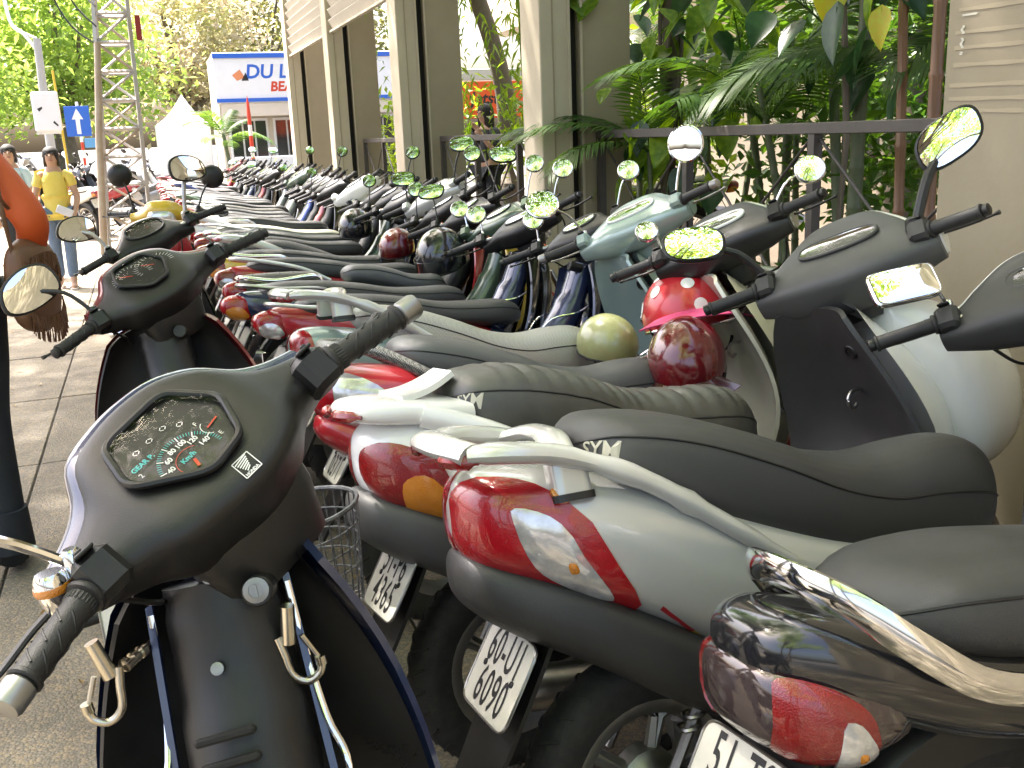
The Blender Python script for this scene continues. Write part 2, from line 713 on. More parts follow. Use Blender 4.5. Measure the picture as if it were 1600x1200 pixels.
def plate(root, c, lines, tilt=.5, w=.2, h=.155, yaw=0.):
    F = frame(c, (sin(yaw), -cos(yaw), 0), (sin(tilt), 0, cos(tilt)))
    b = MB()
    b.prism(ngon(20, w / 2, h / 2, 7.), -.0018, 0.0008, F)
    p = b.build('license_plate', PLT, root)
    rim = MB()
    rim.tube([F @ Vector((x * .985, y * .98, .001)) for x, y in ngon(40, w / 2, h / 2, 8.)], .0022, 5, closed=True)
    rim.build('rim', STL, p)
    if lines:
        m = MB()
        for i, l in enumerate(lines):
            vs, fs = text_mesh(l, .09, .0008, .56 if len(l) > 4 else .62, 0, space=1.12)
            m.add([(x, y + (.034 if i == 0 else -.036), .0016) for x, y, _ in vs], fs, F)
        m.build('lettering', INK, p, smooth=False)
    bk = MB()
    bk.box((0, 0, -.012), (w * .6, h * .7, .02), F, .004)
    for sx in (-1, 1):
        bk.lathe([(.006, -.001), (.006, .003), (.001, .004)], 8, F @ Matrix.Translation((sx * w * .3, 0, 0)))
    bk.build('bracket', BLK, p)
    return p


def mirror(root, pos, nrm, up, outline, base, shell=BLK, depth=.035, stalk_r=.006, stalk_m=None, mid=None, edge=1.07):
    n = Vector(nrm).normalized()
    ex = Vector(up).cross(n).normalized()
    F = frame(pos, ex, Vector(up))
    m = MB()
    def rg(k, z):
        return [F @ Vector((x * k, y * k, z)) for x, y in outline]
    m.loft([rg(.96, .002), rg(1.0, .004), rg(edge, .001), rg(edge, -.008), rg(.93, -depth * .55), rg(.6, -depth * .92), rg(.2, -depth)])
    o = m.build('mirror', shell, root, ang=50)
    g = MB()
    rr = []
    for k in (0, .35, .7, 1.):
        rr.append([F @ Vector((x * k * .965, y * k * .965, .0052 + .0045 * (1 - k * k))) for x, y in outline])
    g.loft(rr, caps=False)
    g.build('mirror_glass', MIR, o)
    st = MB()
    end = F @ Vector((0, 0, -depth * .6))
    pts = [Vector(base)] + [Vector(p) for p in (mid or [])] + [end]
    if len(pts) == 2:
        pts.insert(1, Vector(base) + (end - Vector(base)) * .4 + Vector((0, 0, .035)))
    st.tube(smooth_path(pts, 5), stalk_r, 8)
    st.lathe([(stalk_r * 2, -.015), (stalk_r * 2, .012), (stalk_r * 1.3, .02)], 10, Matrix.Translation(base))
    st.build('stalk', stalk_m or shell, o)
    return o


OUT = dict(
    round=ngon(28, .052, .052), big=ngon(28, .062, .062), small=ngon(24, .036, .036),
    oval=[(x, y) for x, y in ngon(30, .078, .05, 2.6)],
    tilt=[(x + y * .25, y) for x, y in ngon(30, .074, .048, 2.7)],
    rect=ngon(32, .062, .036, 6.),
    pent=[(p[0], p[1]) for p in smooth_path([(-.07, -.018, 0), (-.05, .034, 0), (.015, .052, 0), (.066, .03, 0), (.062, -.03, 0), (-.015, -.042, 0)], 5, True)],
)


def instrument(parent, PF, outline, n0, X, style, bez=DGR, light=False):
    o3 = [(x, y) for x, y in outline]
    d = MB()
    d.prism(o3, n0 - .012, n0 + .001, PF)
    dial = d.build('instrument_panel', MATS['pale dial'] if light else DIAL, parent, X)
    b = MB()
    b.tube([PF @ Vector((x * 1.02, y * 1.02, n0 + .006)) for x, y in o3], .0055, 8, closed=True)
    b.build('bezel', bez, parent, X)
    g = MB()
    rr = []
    for k in (0, .4, .8, 1.):
        rr.append([PF @ Vector((x * k, y * k, n0 + .009 + .004 * (1 - k * k))) for x, y in o3])
    g.loft(rr, caps=False)
    g.build('instrument_glass', GLS, parent, X)
    wm, cm, rm = MB(), MB(), MB()

    def T(txt, x, y, s, dst, rot=0., bold=0.):
        vs, fs = text_mesh(txt, s, bold)
        q = PF @ Matrix.Translation((x, y, n0 + .0026)) @ Matrix.Rotation(rot, 4, 'Z')
        dst.add(vs, fs, q)

    def bar(x0, y0, x1, y1, w, dst, z=.0024):
        a, b_ = Vector((x0, y0)), Vector((x1, y1))
        t = (b_ - a).normalized()
        nn = Vector((-t.y, t.x)) * w / 2
        dst.add([(p.x, p.y, n0 + z) for p in (a - nn, b_ - nn, b_ + nn, a + nn)], [(0, 1, 2, 3)], PF)
    if style == 'honda':
        cx, cy, r = -.024, -.050, .043
        for k in range(7, 45):
            a = R(204 - k * 4.75)
            big = k % 6 == 3
            bar(cx + cos(a) * r, cy + sin(a) * r, cx + cos(a) * (r - (.008 if big else .005)), cy + sin(a) * (r - (.008 if big else .005)), .0015 if big else .0008, wm if big else cm)
        for i, t in enumerate(('40', '60', '80', '100', '120', '140')):
            a = R(160.5 - i * 28.5)
            T(t, cx + cos(a) * (r - .0145), cy + sin(a) * (r - .0135), .0098, wm, 0, .0003)
        T('Km/h', cx - .002, cy + .007, .0095, cm, 0, .0003)
        T('GEAR P.', -.062, -.006, .0095, cm, 0, .0003)
        T('1', -.088, -.016, .0095, wm)
        T('2', -.076, -.018, .0095, wm)
        T('3', -.074, -.034, .0095, wm)
        T('F', .016, -.014, .009, wm)
        T('E', .024, -.048, .009, wm)
        for k in range(8):
            a0, a1 = R(110 + k * 17), R(127 + k * 17)
            bar(.024 + .011 * cos(a0), -.030 + .012 * sin(a0), .024 + .011 * cos(a1), -.030 + .012 * sin(a1), .001, wm)
        for k in range(14):
            a0, a1 = R(200 - k * 11), R(189 - k * 11)
            bar(cx + .022 * cos(a0), cy + .020 * sin(a0), cx + .022 * cos(a1), cy + .020 * sin(a1), .0007, rm)
        bar(.020, -.030, .040, -.026, .002, rm, .003)
        bar(cx, cy, cx - .004, cy - .012, .004, rm, .003)
        for px, py in ((-.055, .012), (-.033, .013), (-.010, .014), (.006, .002)):
            for k in range(4):
                a0, a1 = R(k * 90 + 10), R(k * 90 + 80)
                bar(px + .0045 * cos(a0), py + .0032 * sin(a0), px + .0045 * cos(a1), py + .0032 * sin(a1), .0009, wm)
    else:
        L = max(abs(p[0]) for p in o3)
        H = max(abs(p[1]) for p in o3)
        for cx, rr_ in ((-L * .45, H * .8), (L * .35, H * .8)):
            for k in range(19):
                a = R(200 - k * 12)
                bar(cx + cos(a) * rr_, -H * .1 + sin(a) * rr_ * .7, cx + cos(a) * rr_ * .8, -H * .1 + sin(a) * rr_ * .56, .0011, INKM if light else wm)
            bar(cx, -H * .1, cx - rr_ * .5, -H * .1 + rr_ * .3, .0025, rm, .003)
    if wm.v:
        wm.build('dial_marks', WPR, parent, X, smooth=False)
    if cm.v:
        cm.build('dial_marks', CYN, parent, X, smooth=False)
    if rm.v:
        rm.build('dial_needle', RPR, parent, X, smooth=False)
    if light and INKM.v:
        INKM.build('dial_marks', INK, parent, X, smooth=False)
        INKM.__init__()


INKM = MB()
mat('pale dial', (.5, .5, .46), .4)


def grip(root, y, c, X, end=STL, sweep=-.06, near=False, y0=.225, ln=.125, silver_end=False):
    """rubber grip on one side: y=+1 left, -1 right"""
    a = Vector((c[0] + sweep * .35, y * y0, c[2] + .004))
    b = Vector((c[0] + sweep, y * (y0 + ln), c[2] - .002))
    d = (b - a).normalized()
    m = MB()
    pts = [a, a + d * .004, a + d * .008, a + d * .010, a + d * .022, a + d * .024, b - d * .008, b - d * .006, b - d * .002, b]
    m.tube(pts, [.021, .023, .022, .0175, .0175, .0165, .0165, .019, .019, .017], 16)
    if near:
        ax = d.cross(Vector((0, 0, 1))).normalized()
        bx = ax.cross(d)
        for k in range(3):
            for q in range(5):
                ph = 2 * pi * q / 5
                s0 = .036 + k * .026
                m.tube([a + d * (s0 + t * .016) + (ax * cos(ph + t * 1.1) + bx * sin(ph + t * 1.1)) * .0168 for t in (0, .33, .66, 1.)], .0014, 5)
        for q in range(26):
            ph = 2 * pi * q / 26
            m.tube([a + d * .011 + (ax * cos(ph) + bx * sin(ph)) * .0175, a + d * .021 + (ax * cos(ph) + bx * sin(ph)) * .0175], .0012, 4)
    g = m.build('grip', RUB, root, X)
    e = MB()
    if silver_end:
        e.tube([b - d * .001, b + d * .004, b + d * .026, b + d * .031, b + d * .032], [.013, .0175, .0175, .015, .004], 16)
    else:
        e.tube([b - d * .001, b + d * .003, b + d * .014, b + d * .017], [.012, .0145, .0145, .009], 14)
    e.build('bar_end', end, g, X)
    return g, a, b, d


def switchgear(root, y, c, X, col_=DGR, red=False, old=False):
    m = MB()
    yy = y * .2
    T = Matrix.Translation((c[0] - .012, yy, c[2] + .004)) @ Matrix.Rotation(.5, 4, 'Y')
    m.box((0, 0, 0), (.058, .05, .056), T, .009)
    o = m.build('switch_housing', col_, root, X)
    for i, (dx, dz, wd, hh, mt) in enumerate(((-.0, .0, .03, .017, BLK), (.022, .0, .028, .012, BLK), (-.020, .0, .026, .011, BLK))):
        b = MB()
        b.box((dx - .006, 0, .0285), (hh, wd, .005), T, .0015)
        b.box((dx - .006, y * .004, .0315), (hh * .5, wd * .35, .007), T, .0015)
        b.build('switch', (ORG if (red and i == 1) else mt), o, X)
    if red:
        b = MB()
        b.box((.026, y * -.012, .032), (.012, .014, .012), T, .002)
        b.build('switch', ORG, o, X)
    return o


def lever(root, y, c, X, m_=STL):
    m = MB()
    pts = [(c[0] + .012, y * .205, c[2] - .004), (c[0] + .045, y * .225, c[2] - .006), (c[0] + .046, y * .28, c[2] - .008), (c[0] + .025, y * .34, c[2] - .010), (c[0] + .018, y * .375, c[2] - .008)]
    m.tube(smooth_path(pts, 4), [.008, .007, .006, .006, .005, .008], 8, flat=.7)
    return m.build('brake_lever', m_, root, X)


HEX = [(-.0963, -.0203), (-.0720, .0460), (.0290, .0530), (.0650, -.0086), (.0340, -.0700), (-.0262, -.0800)]


def rounded(poly, sub=4, k=.25):
    n = len(poly)
    out = []
    for i in range(n):
        a, b, c = Vector(poly[i - 1]), Vector(poly[i]), Vector(poly[(i + 1) % n])
        p, q = b + (a - b) * k, b + (c - b) * k
        for j in range(sub + 1):
            t = j / sub
            r = p * (1 - t) ** 2 + b * 2 * t * (1 - t) + q * t * t
            out.append((r.x, r.y))
    return out


def controls(root, P, X, Xroot):
    """handlebar with cover, instruments, grips, switches, levers, mirrors; X = steering"""
    c = P.get('bar', (.86, 0, 1.02))
    tilt = P.get('tilt', R(38))
    E1, E2 = Vector((0, -1, 0)), Vector((cos(tilt), 0, sin(tilt)))
    cc = Vector(P.get('cowl_c', (c[0] + .045, 0, c[2] + .0)))
    PF = frame(cc, E1, E2)
    cm = P.get('cowl', DGR)
    near = P.get('near', False)
    bar = MB()
    ys = P.get('ys', 1.)
    bp = [(c[0] - .062, .36 * ys, c[2] - .003), (c[0] - .02, .22, c[2] + .004), (c[0] + .02, .1, c[2] - .01), (c[0] + .03, 0, c[2] - .02),
          (c[0] + .02, -.1, c[2] - .01), (c[0] - .02, -.22, c[2] + .004), (c[0] - .062, -.36 * ys, c[2] - .003)]
    bar.tube(smooth_path(bp, 4), .0105, 10)
    hb = bar.build('handlebar', STL, root, X)
    st = P.get('cowl_st')
    if not st:
        st = [(-.20, -.045, .025, -.027, .028, 2.6), (-.16, -.04, .032, -.034, .034, 3), (-.115, -.02, .044, -.045, .055, 3.2), (-.07, 0, .05, -.055, .088, 3.4),
              (0, .004, .05, -.06, .10, 3.6), (.07, 0, .05, -.055, .088, 3.4), (.115, -.02, .044, -.045, .055, 3.2), (.16, -.04, .032, -.034, .034, 3), (.20, -.045, .025, -.027, .028, 2.6)]
    CL = Loft(st, PF)
    cowl = CL.mesh(40, 28).build('handlebar_cover', cm, root, X)
    if P.get('rim'):
        st2 = [(s[0] * 1.02, s[1] + .022, s[2] - .008, s[3] * 1.06, s[4] * .93, s[5]) for s in st]
        Loft(st2, PF).mesh(40, 28).build('headlight_shroud', P['rim'], root, X)
    # neck
    nk = MB()
    rings = []
    for z, xo, hw, hd in P.get('neck', ((.02, .03, .085, .06), (-.05, .02, .075, .055), (-.10, .025, .062, .05), (-.15, .045, .05, .045))):
        rings.append([(cc[0] + xo + hd * spw(sin(2 * pi * k / 20), .6) * .9, hw * spw(cos(2 * pi * k / 20), .6), cc[2] + z) for k in range(20)])
    nk.loft(rings)
    nk.build('steering_neck_cover', P.get('neck_m', cm), root, X)
    # instruments
    out = P.get('dial_outline') or ngon(30, .072, .036, 2.8)
    instrument(cowl, PF @ Matrix.Translation(P.get('dial_off', (0, .012, 0))), out, P.get('dial_n', .046), X, P.get('dial_style', 'plain'), P.get('bezel', DGR), P.get('light_dial', False))
    if P.get('hood'):
        h = MB()
        ho = P['hood']
        hp = [PF @ Vector((x, y, z)) for x, y, z in ho]
        h.tube(smooth_path(hp, 4), .005, 10, flat=3.6, up=PF.to_3x3() @ Vector((0, 0, 1)))
        h.build('instrument_hood', cm, cowl, X)
    # headlight
    hl = MB()
    HF = frame(cc + Vector((.085, 0, -.02)), (0, 1, 0), (.25, 0, .97))
    for k in (0,):
        hl.loft([[HF @ Vector((x * s_, y * s_, z)) for x, y in ngon(24, .085, .058, 2.6)] for s_, z in ((1, -.03), (1, .0), (.95, .018), (.7, .034), (.3, .042), (.02, .044))])
    hl.build('headlight', HEADL, root, X)
    for y in (ys, -ys):
        g, a, b, d = grip(root, y, c, X, P.get('bar_end', BLK), near=near, silver_end=P.get('silver_end', False), ln=P.get('grip_ln', .125))
        if P.get('sw', True):
            switchgear(root, y, c, X, P.get('switch_m', cm), P.get('red_switch', False) and y > 0)
        lever(root, y, c, X, P.get('lever_m', BLK))
    if near or P.get('cables', True):
        cb = MB()
        for y in (1, -1):
            a = X @ Vector((c[0] + .02, y * .2, c[2] - .012))
            b = X @ Vector((cc[0] + .05, y * .05, cc[2] - .14))
            cb.tube(smooth_path([a, a + Vector((.05, -y * .05, -.05)), (a + b) / 2 + Vector((.05, 0, -.05)), b], 5), .004, 6)
        cb.build('control_cable', BLK, root)
    # mirrors: (side, offset from base (bike frame), outline key, normal, shell, stalk material)
    for mi in P.get('mirrors', ()):
        y = mi['side']
        base = X @ Vector((c[0] - .0, y * .195, c[2] + .03))
        pos = Vector(mi['pos']) if 'pos' in mi else base + Vector(mi.get('off', (.05, y * .09, .2)))
        wp = Xroot @ pos
        if 'nrm' in mi:
            nl = Vector(mi['nrm'])
        else:
            tc_ = (Vector((0, 0, 1.4)) - wp).normalized()
            rd = Vector(mi.get('refl', (-.25, -.45, .85))).normalized()
            nl = Xroot.to_3x3().inverted() @ (tc_ + rd).normalized()
        up = Xroot.to_3x3().inverted() @ Vector(mi.get('up', (0, 0, 1)))
        up = (up - nl * up.dot(nl)).normalized()
        if mi.get('roll'):
            up = Matrix.Rotation(mi['roll'], 3, nl) @ up
        sc = mi.get('scale', 1.)
        mirror(root, pos, nl, up, [(x * sc * (1 if not mi.get('flip') else -1), y_ * sc) for x, y_ in OUT[mi.get('shape', 'round')]][::(-1 if mi.get('flip') else 1)], base, mi.get('shell', BLK), mi.get('depth', .03), mi.get('sr', .005), mi.get('stalk', None), mi.get('mid'), mi.get('edge', 1.07))
    return cowl, PF, CL


def seat(root, st, m_, piping=None, vp=(.075, .425), wav=None, nu=40, name='seat', groove=True):
    L = Loft(st, wav=wav)
    o = L.mesh(nu, 32).build(name, m_, root, ang=60)
    if piping:
        for v in vp:
            p = MB()
            n = 40
            pts = []
            for i in range(n + 1):
                u = .03 + .94 * i / n
                vv = v(u) if callable(v) else v
                pts.append(L.S(u, vv) + L.N(u, vv) * .0006)
            p.tube(pts, .0022, 6)
            p.build('piping', piping, o)
    return L, o


def fender_arc(root, c, r, w, a0, a1, m_, name, X=None, lip=.03, taper=1., n=18):
    """mudguard strip round a wheel; angles from straight up, positive towards the rear"""
    m = MB()
    rings = []
    for i in range(n + 1):
        a = a0 + (a1 - a0) * i / n
        ww = w * (1 - (1 - taper) * i / n)
        ring = []
        for y, d in ((-1, -lip), (-1, -.004), (-.86, .006), (-.4, .012), (0, .014), (.4, .012), (.86, .006), (1, -.004), (1, -lip), (.93, -lip), (.9, -.006), (.4, .004), (0, .006), (-.4, .004), (-.9, -.006), (-.93, -lip)):
            rr = r + d
            ring.append((c[0] - rr * sin(a), c[1] + y * ww / 2, c[2] + rr * cos(a)))
        rings.append(ring)
    m.loft(rings)
    return m.build(name, m_, root, X)


def running_gear(root, P, X):
    """wheels, forks, engine, exhaust, stands shared by all kinds"""
    sc = P.get('scooter', False)
    r = .24 if sc else .285
    wb = 1.24
    tw = .095 if sc else .075
    ra = P.get('rear_axle', (-.15 if sc else -.10, 0, r + (.02 if sc else 0)))
    fa = (wb, 0, r)
    ws = 'cast' if sc else P.get('wheel', 'spoke')
    wheel(root, 'rear_wheel', ra, r, tw, ws)
    wheel(root, 'front_wheel', fa, r, tw * .9, ws, X)
    fender_arc(root, fa, r + .02, .12, -1.15, 1.2, P.get('front_fender', P['paint']), 'front_mudguard', X)
    fk = MB()
    for y in (-.075, .075):
        fk.tube([(fa[0], y, fa[2]), (fa[0] - .1, y, fa[2] + .2), (fa[0] - .22, y, fa[2] + .44)], [.02, .02, .015], 10)
    fk.build('front_fork', P.get('fork', STL), root, X)
    sw = MB()
    for y in (-.07, .07):
        sw.tube([(ra[0], y, ra[2]), (.35, y * 1.1, .34)], .016, 8)
    sw.build('swingarm', BLK, root)
    for y in (-.105, .105):
        sh = MB()
        a, b = Vector((ra[0] - .02, y, ra[2] + .02)), Vector((.02, y, .62))
        sh.tube([a, b], .010, 8)
        for k in range(9):
            q = a + (b - a) * (.3 + .06 * k)
            sh.tube([q + Vector((.02 * cos(t), .02 * sin(t), .012 * t / 6.3)) for t in np.linspace(0, 6.28, 9)], .004, 5)
        sh.build('shock_absorber', P.get('shock', STL), root)
    en = MB()
    if sc:
        en.box((.14, .06, ra[2] + .02), (.40, .09, .15), None, .03)
        en.box((.28, -.02, ra[2] + .05), (.2, .18, .16), None, .03)
    else:
        en.box((.46, 0, .30), (.26, .22, .17), None, .04)
        for k in range(6):
            en.box((.62 + .016 * k, 0, .36), (.008, .14, .13), None, .003)
        en.lathe([(.075, -.13), (.085, -.12), (.085, .12), (.075, .13)], 18, Matrix.Translation((.42, 0, .30)), 'y')
    en.build('engine', P.get('engine', ALU), root)
    ex = MB()
    if sc:
        pts = [(.30, -.08, .22), (.2, -.12, .19), (.12, -.14, .2), (-.05, -.15, .235), (-.22, -.15, .26)]
    else:
        pts = [(.62, -.03, .30), (.60, -.11, .2), (.4, -.13, .2), (.1, -.145, .25), (-.3, -.155, .33), (-.42, -.155, .35)]
    pp = smooth_path(pts, 4)
    ex.tube(pp, [.014] * (len(pp) // 2) + [.03, .045] + [.048] * (len(pp) - len(pp) // 2 - 3) + [.03], 12)
    ex.build('exhaust_pipe', P.get('exhaust', STL), root)
    if not sc:
        hs = MB()
        for i in range(6):
            f = i / 5
            hs.box((-.34 + .34 * f, -.215, .35 - .06 * f), (.05, .006, .05), Matrix.Identity(4), .002)
        hs.build('heat_shield', CHR, root)
    sd_ = MB()
    sd_.tube([(.42, .1, .26), (.40, .2, .12), (.38, .285, .012)], [.011, .010, .010], 8)
    sd_.box((.375, .295, .010), (.05, .05, .008), None, .003)
    sd_.build('side_stand', STL, root)
    cs = MB()
    cs.tube([(.25, -.12, .22), (.12, -.16, .10), (.12, .16, .10), (.25, .12, .22)], .012, 8)
    cs.build('centre_stand', BLK, root)
    if not sc:
        for y in (-1, 1):
            MB().tube([(.42, y * .1, .27), (.42, y * .30, .28)], .016, 10).build('foot_peg', RUB, root)
            MB().tube([(.1, y * .1, .36), (.06, y * .28, .37)], .015, 10).build('foot_peg', RUB, root)
    return ra, r, tw


def indicator(root, c, d, m_=LENSO, hs=BLK):
    m = MB()
    F = frame(c, Vector((0, 1, 0)).cross(Vector(d)) if abs(Vector(d).y) < .9 else (1, 0, 0), (0, 0, 1))
    m.lathe([(.001, 0), (.02, .004), (.026, .02), (.026, .03)], 14, F)
    o = m.build('indicator', hs, root)
    l = MB()
    l.lathe([(.0255, .03), (.025, .04), (.018, .05), (.001, .054)], 14, F)
    l.build('lens', m_, o)

# ------------------------------------------------------------------ whole motorbikes
BODY_S = [(-.468, 0, .825, .775, .015, 2.2), (-.452, 0, .855, .735, .062, 2.4), (-.41, 0, .874, .70, .105, 2.6), (-.31, 0, .868, .655, .14, 2.8), (-.16, 0, .835, .575, .160, 3),
          (0, 0, .77, .48, .168, 3), (.2, 0, .69, .40, .165, 3), (.4, 0, .63, .36, .14, 3), (.56, 0, .58, .35, .09, 3)]
SKIRT_S = [(-.475, 0, .715, .68, .02, 2.4), (-.455, 0, .742, .645, .078, 2.6), (-.39, 0, .728, .595, .120, 3), (-.27, 0, .672, .525, .150, 3.2), (-.05, 0, .54, .385, .172, 3.4), (.16, 0, .44, .32, .168, 3.4), (.42, 0, .38, .29, .13, 3)]
SEAT_S = [(-.255, 0, .90, .86, .03, 2.2), (-.242, 0, .925, .83, .075, 2.4), (-.19, 0, .938, .79, .118, 2.8), (-.06, 0, .918, .73, .143, 3), (.09, 0, .866, .665, .147, 3), (.23, 0, .808, .61, .138, 2.8),
          (.36, 0, .782, .575, .122, 2.6), (.48, 0, .790, .56, .108, 2.5), (.58, 0, .786, .555, .094, 2.4), (.65, 0, .752, .57, .068, 2.3), (.69, 0, .68, .60, .02, 2.2)]
BODY_U = [(-.49, 0, .765, .735, .012, 2.2), (-.465, 0, .795, .715, .042, 2.4), (-.38, 0, .803, .665, .082, 2.6), (-.2, 0, .782, .60, .112, 2.8), (.02, 0, .745, .54, .122, 3), (.22, 0, .705, .50, .118, 3), (.38, 0, .66, .49, .085, 2.6), (.48, 0, .62, .52, .04, 2.4)]
SEAT_U = [(-.375, 0, .80, .785, .02, 2.2), (-.36, 0, .818, .762, .062, 2.4), (-.29, 0, .834, .745, .098, 2.8), (-.12, 0, .828, .725, .118, 3.2), (.04, 0, .806, .70, .122, 3.2), (.18, 0, .778, .68, .120, 3),
          (.32, 0, .770, .665, .112, 2.8), (.43, 0, .768, .66, .096, 2.6), (.50, 0, .745, .665, .066, 2.4), (.525, 0, .71, .68, .02, 2.2)]


def root_at(name, x, y, hd, lean, pitch=0.):
    o = empty(name, (x, y, 0), (-lean, pitch, hd))
    return o, Matrix.Translation((x, y, 0)) @ Euler((-lean, pitch, hd), 'XYZ').to_matrix().to_4x4()


def shield_fn(top, bot, wt, wm, wb, curl, off=0., grow=0.):
    def fn(u, v):
        v = v * 2 - 1
        z = top[1] + (bot[1] - top[1]) * u
        x = top[0] + (bot[0] - top[0]) * u + off * (1 + 5.5 * sin(pi * min(1, u * 1.1)) ** .8 * (1 - abs(v) ** 2.2)) + .16 * sin(pi * u ** 1.15) - curl * abs(v) ** 2.2 * (.5 + .5 * sin(pi * min(1, u * 1.2)))
        w = (wt * (1 - u) ** 2 + 2 * wm * u * (1 - u) * 1.15 + wb * u * u) + grow
        return (x, v * w, z + (grow if u < .5 else -grow) - .02 * abs(v) ** 3 * (1 - u))
    return fn


def leg_shield(root, P, inner, outer, top=(.80, .95), bot=(.80, .28), wt=.13, wm=.29, wb=.18, curl=.09):
    a = MB().grid(shield_fn(top, bot, wt, wm, wb, curl), 16, 14, .012)
    o = a.build('leg_shield', inner, root)
    b = MB().grid(shield_fn(top, bot, wt, wm, wb, curl * .9, .03, .006), 16, 14, -.014)
    b.build('front_panel', outer, root)
    return o


def spoiler_hole(root, m_, refl=LENSD):
    """rear carrier frame with an opening and swept side bars"""
    a = MB()
    side = [(-.455, .095, .915), (-.40, .118, .913), (-.30, .122, .892), (-.18, .142, .838), (-.06, .158, .756), (.08, .165, .655)]
    for s in (1, -1):
        a.tube(smooth_path([(x, y * s, z) for x, y, z in side], 5), [.026, .030, .030, .026, .023, .018, .012], 14, flat=[.6, .6, .6, .75, .9, 1.1])
    a.tube(smooth_path([(-.452, .10, .914), (-.475, .055, .922), (-.48, 0, .924), (-.475, -.055, .922), (-.452, -.10, .914)], 5), .031, 14, flat=.6)
    a.tube(smooth_path([(-.315, .118, .897), (-.295, .05, .912), (-.29, 0, .914), (-.295, -.05, .912), (-.315, -.118, .897)], 5), .028, 14, flat=.5)
    o = a.build('grab_rail', m_, root)
    for s in (1, -1):
        r_ = MB()
        r_.tube(smooth_path([(-.448, s * .118, .905), (-.478, s * .092, .908), (-.497, s * .055, .912)], 4), [.004, .012, .013, .005], 8, flat=1.1)
        r_.build('reflector', refl, o)
        p = MB()
        p.prism(rounded([(-.03, -.018), (.03, -.018), (.036, .018), (-.036, .018)]), -.04, .02, Matrix.Translation((-.30, s * .112, .868)) @ Matrix.Rotation(s * .25, 4, 'X'))
        p.build('rail_mount', m_, o)
        q = MB()
        q.prism(rounded([(-.034, -.021), (.034, -.021), (.04, .021), (-.04, .021)]), -.046, -.034, Matrix.Translation((-.30, s * .113, .866)) @ Matrix.Rotation(s * .25, 4, 'X'))
        q.build('rubber_seal', BLK, o)
    return o


def spoiler_wing(root, m_, refl=LENSD):
    L = Loft([(-.478, 0, .882, .862, .045, 3), (-.455, 0, .892, .850, .088, 3.4), (-.40, 0, .893, .838, .112, 3.6), (-.33, 0, .884, .828, .120, 3.4), (-.27, 0, .878, .82, .122, 3), (-.22, 0, .872, .815, .115, 2.8)])
    o = L.mesh(24, 28).build('grab_rail', m_, root)
    s_ = MB()
    for s in (1, -1):
        s_.tube(smooth_path([(-.33, s * .10, .853), (-.2, s * .135, .80), (-.06, s * .158, .72), (.08, s * .165, .63)], 5), [.026, .025, .022, .012], 12, flat=1.)
    s_.build('rail_bar', m_, o)
    f = MB()
    f.grid(lambda u, v: (-.36 + .12 * u, (v - .5) * (.16 - .05 * u), .893 + .035 * u * u), 8, 8, .012)
    f.build('rail_scoop', m_, o)
    for s in (1, -1):
        r_ = MB()
        r_.tube(smooth_path([(-.452, s * .095, .865), (-.480, s * .062, .868), (-.490, s * .02, .87)], 4), [.004, .011, .012, .004], 8, flat=1.1)
        r_.build('reflector', refl, o)
    return o


def spoiler_tube(root, m_, r=.012, z0=.86, w=.13, x0=-.43, flat=1., x1=.02, z1=.70, half=None):
    a = MB()
    pts = [(x1, w + .01, z1), (-.12, w + .01, z1 + .07), (-.30, w, z0 - .02), (x0 + .03, w * .8, z0), (x0, w * .35, z0 + .004), (x0, -w * .35, z0 + .004), (x0 + .03, -w * .8, z0), (-.30, -w, z0 - .02), (-.12, -w - .01, z1 + .07), (x1, -w - .01, z1)]
    if half:
        pts = half + [(x, -y, z) for x, y, z in half[::-1]]
    a.tube(smooth_path(pts, 5), r, 10, flat=flat)
    return a.build('grab_rail', m_, root)


def front_carrier(root, c=(.60, 0, .60)):
    """chrome wire package rack between seat and leg shield"""
    a = MB()
    for y in (-.05, .05):
        a.tube(smooth_path([(c[0] - .16, y * .8, c[2] - .02), (c[0] - .06, y, c[2] + .0), (c[0] + .02, y * 1.5, c[2] + .07), (c[0] + .12, y * 2.2, c[2] + .09), (c[0] + .2, y * 1.8, c[2] + .13)], 5), .0045, 7)
    for k in range(4):
        x = c[0] - .14 + .035 * k
        a.tube([(x, -.045, c[2] - .012 + .006 * k), (x + .03, -.02, c[2] + .01 + .006 * k), (x + .03, .02, c[2] + .01 + .006 * k), (x, .045, c[2] - .012 + .006 * k)], .0035, 6)
    return a.build('package_rack', CHR, root)


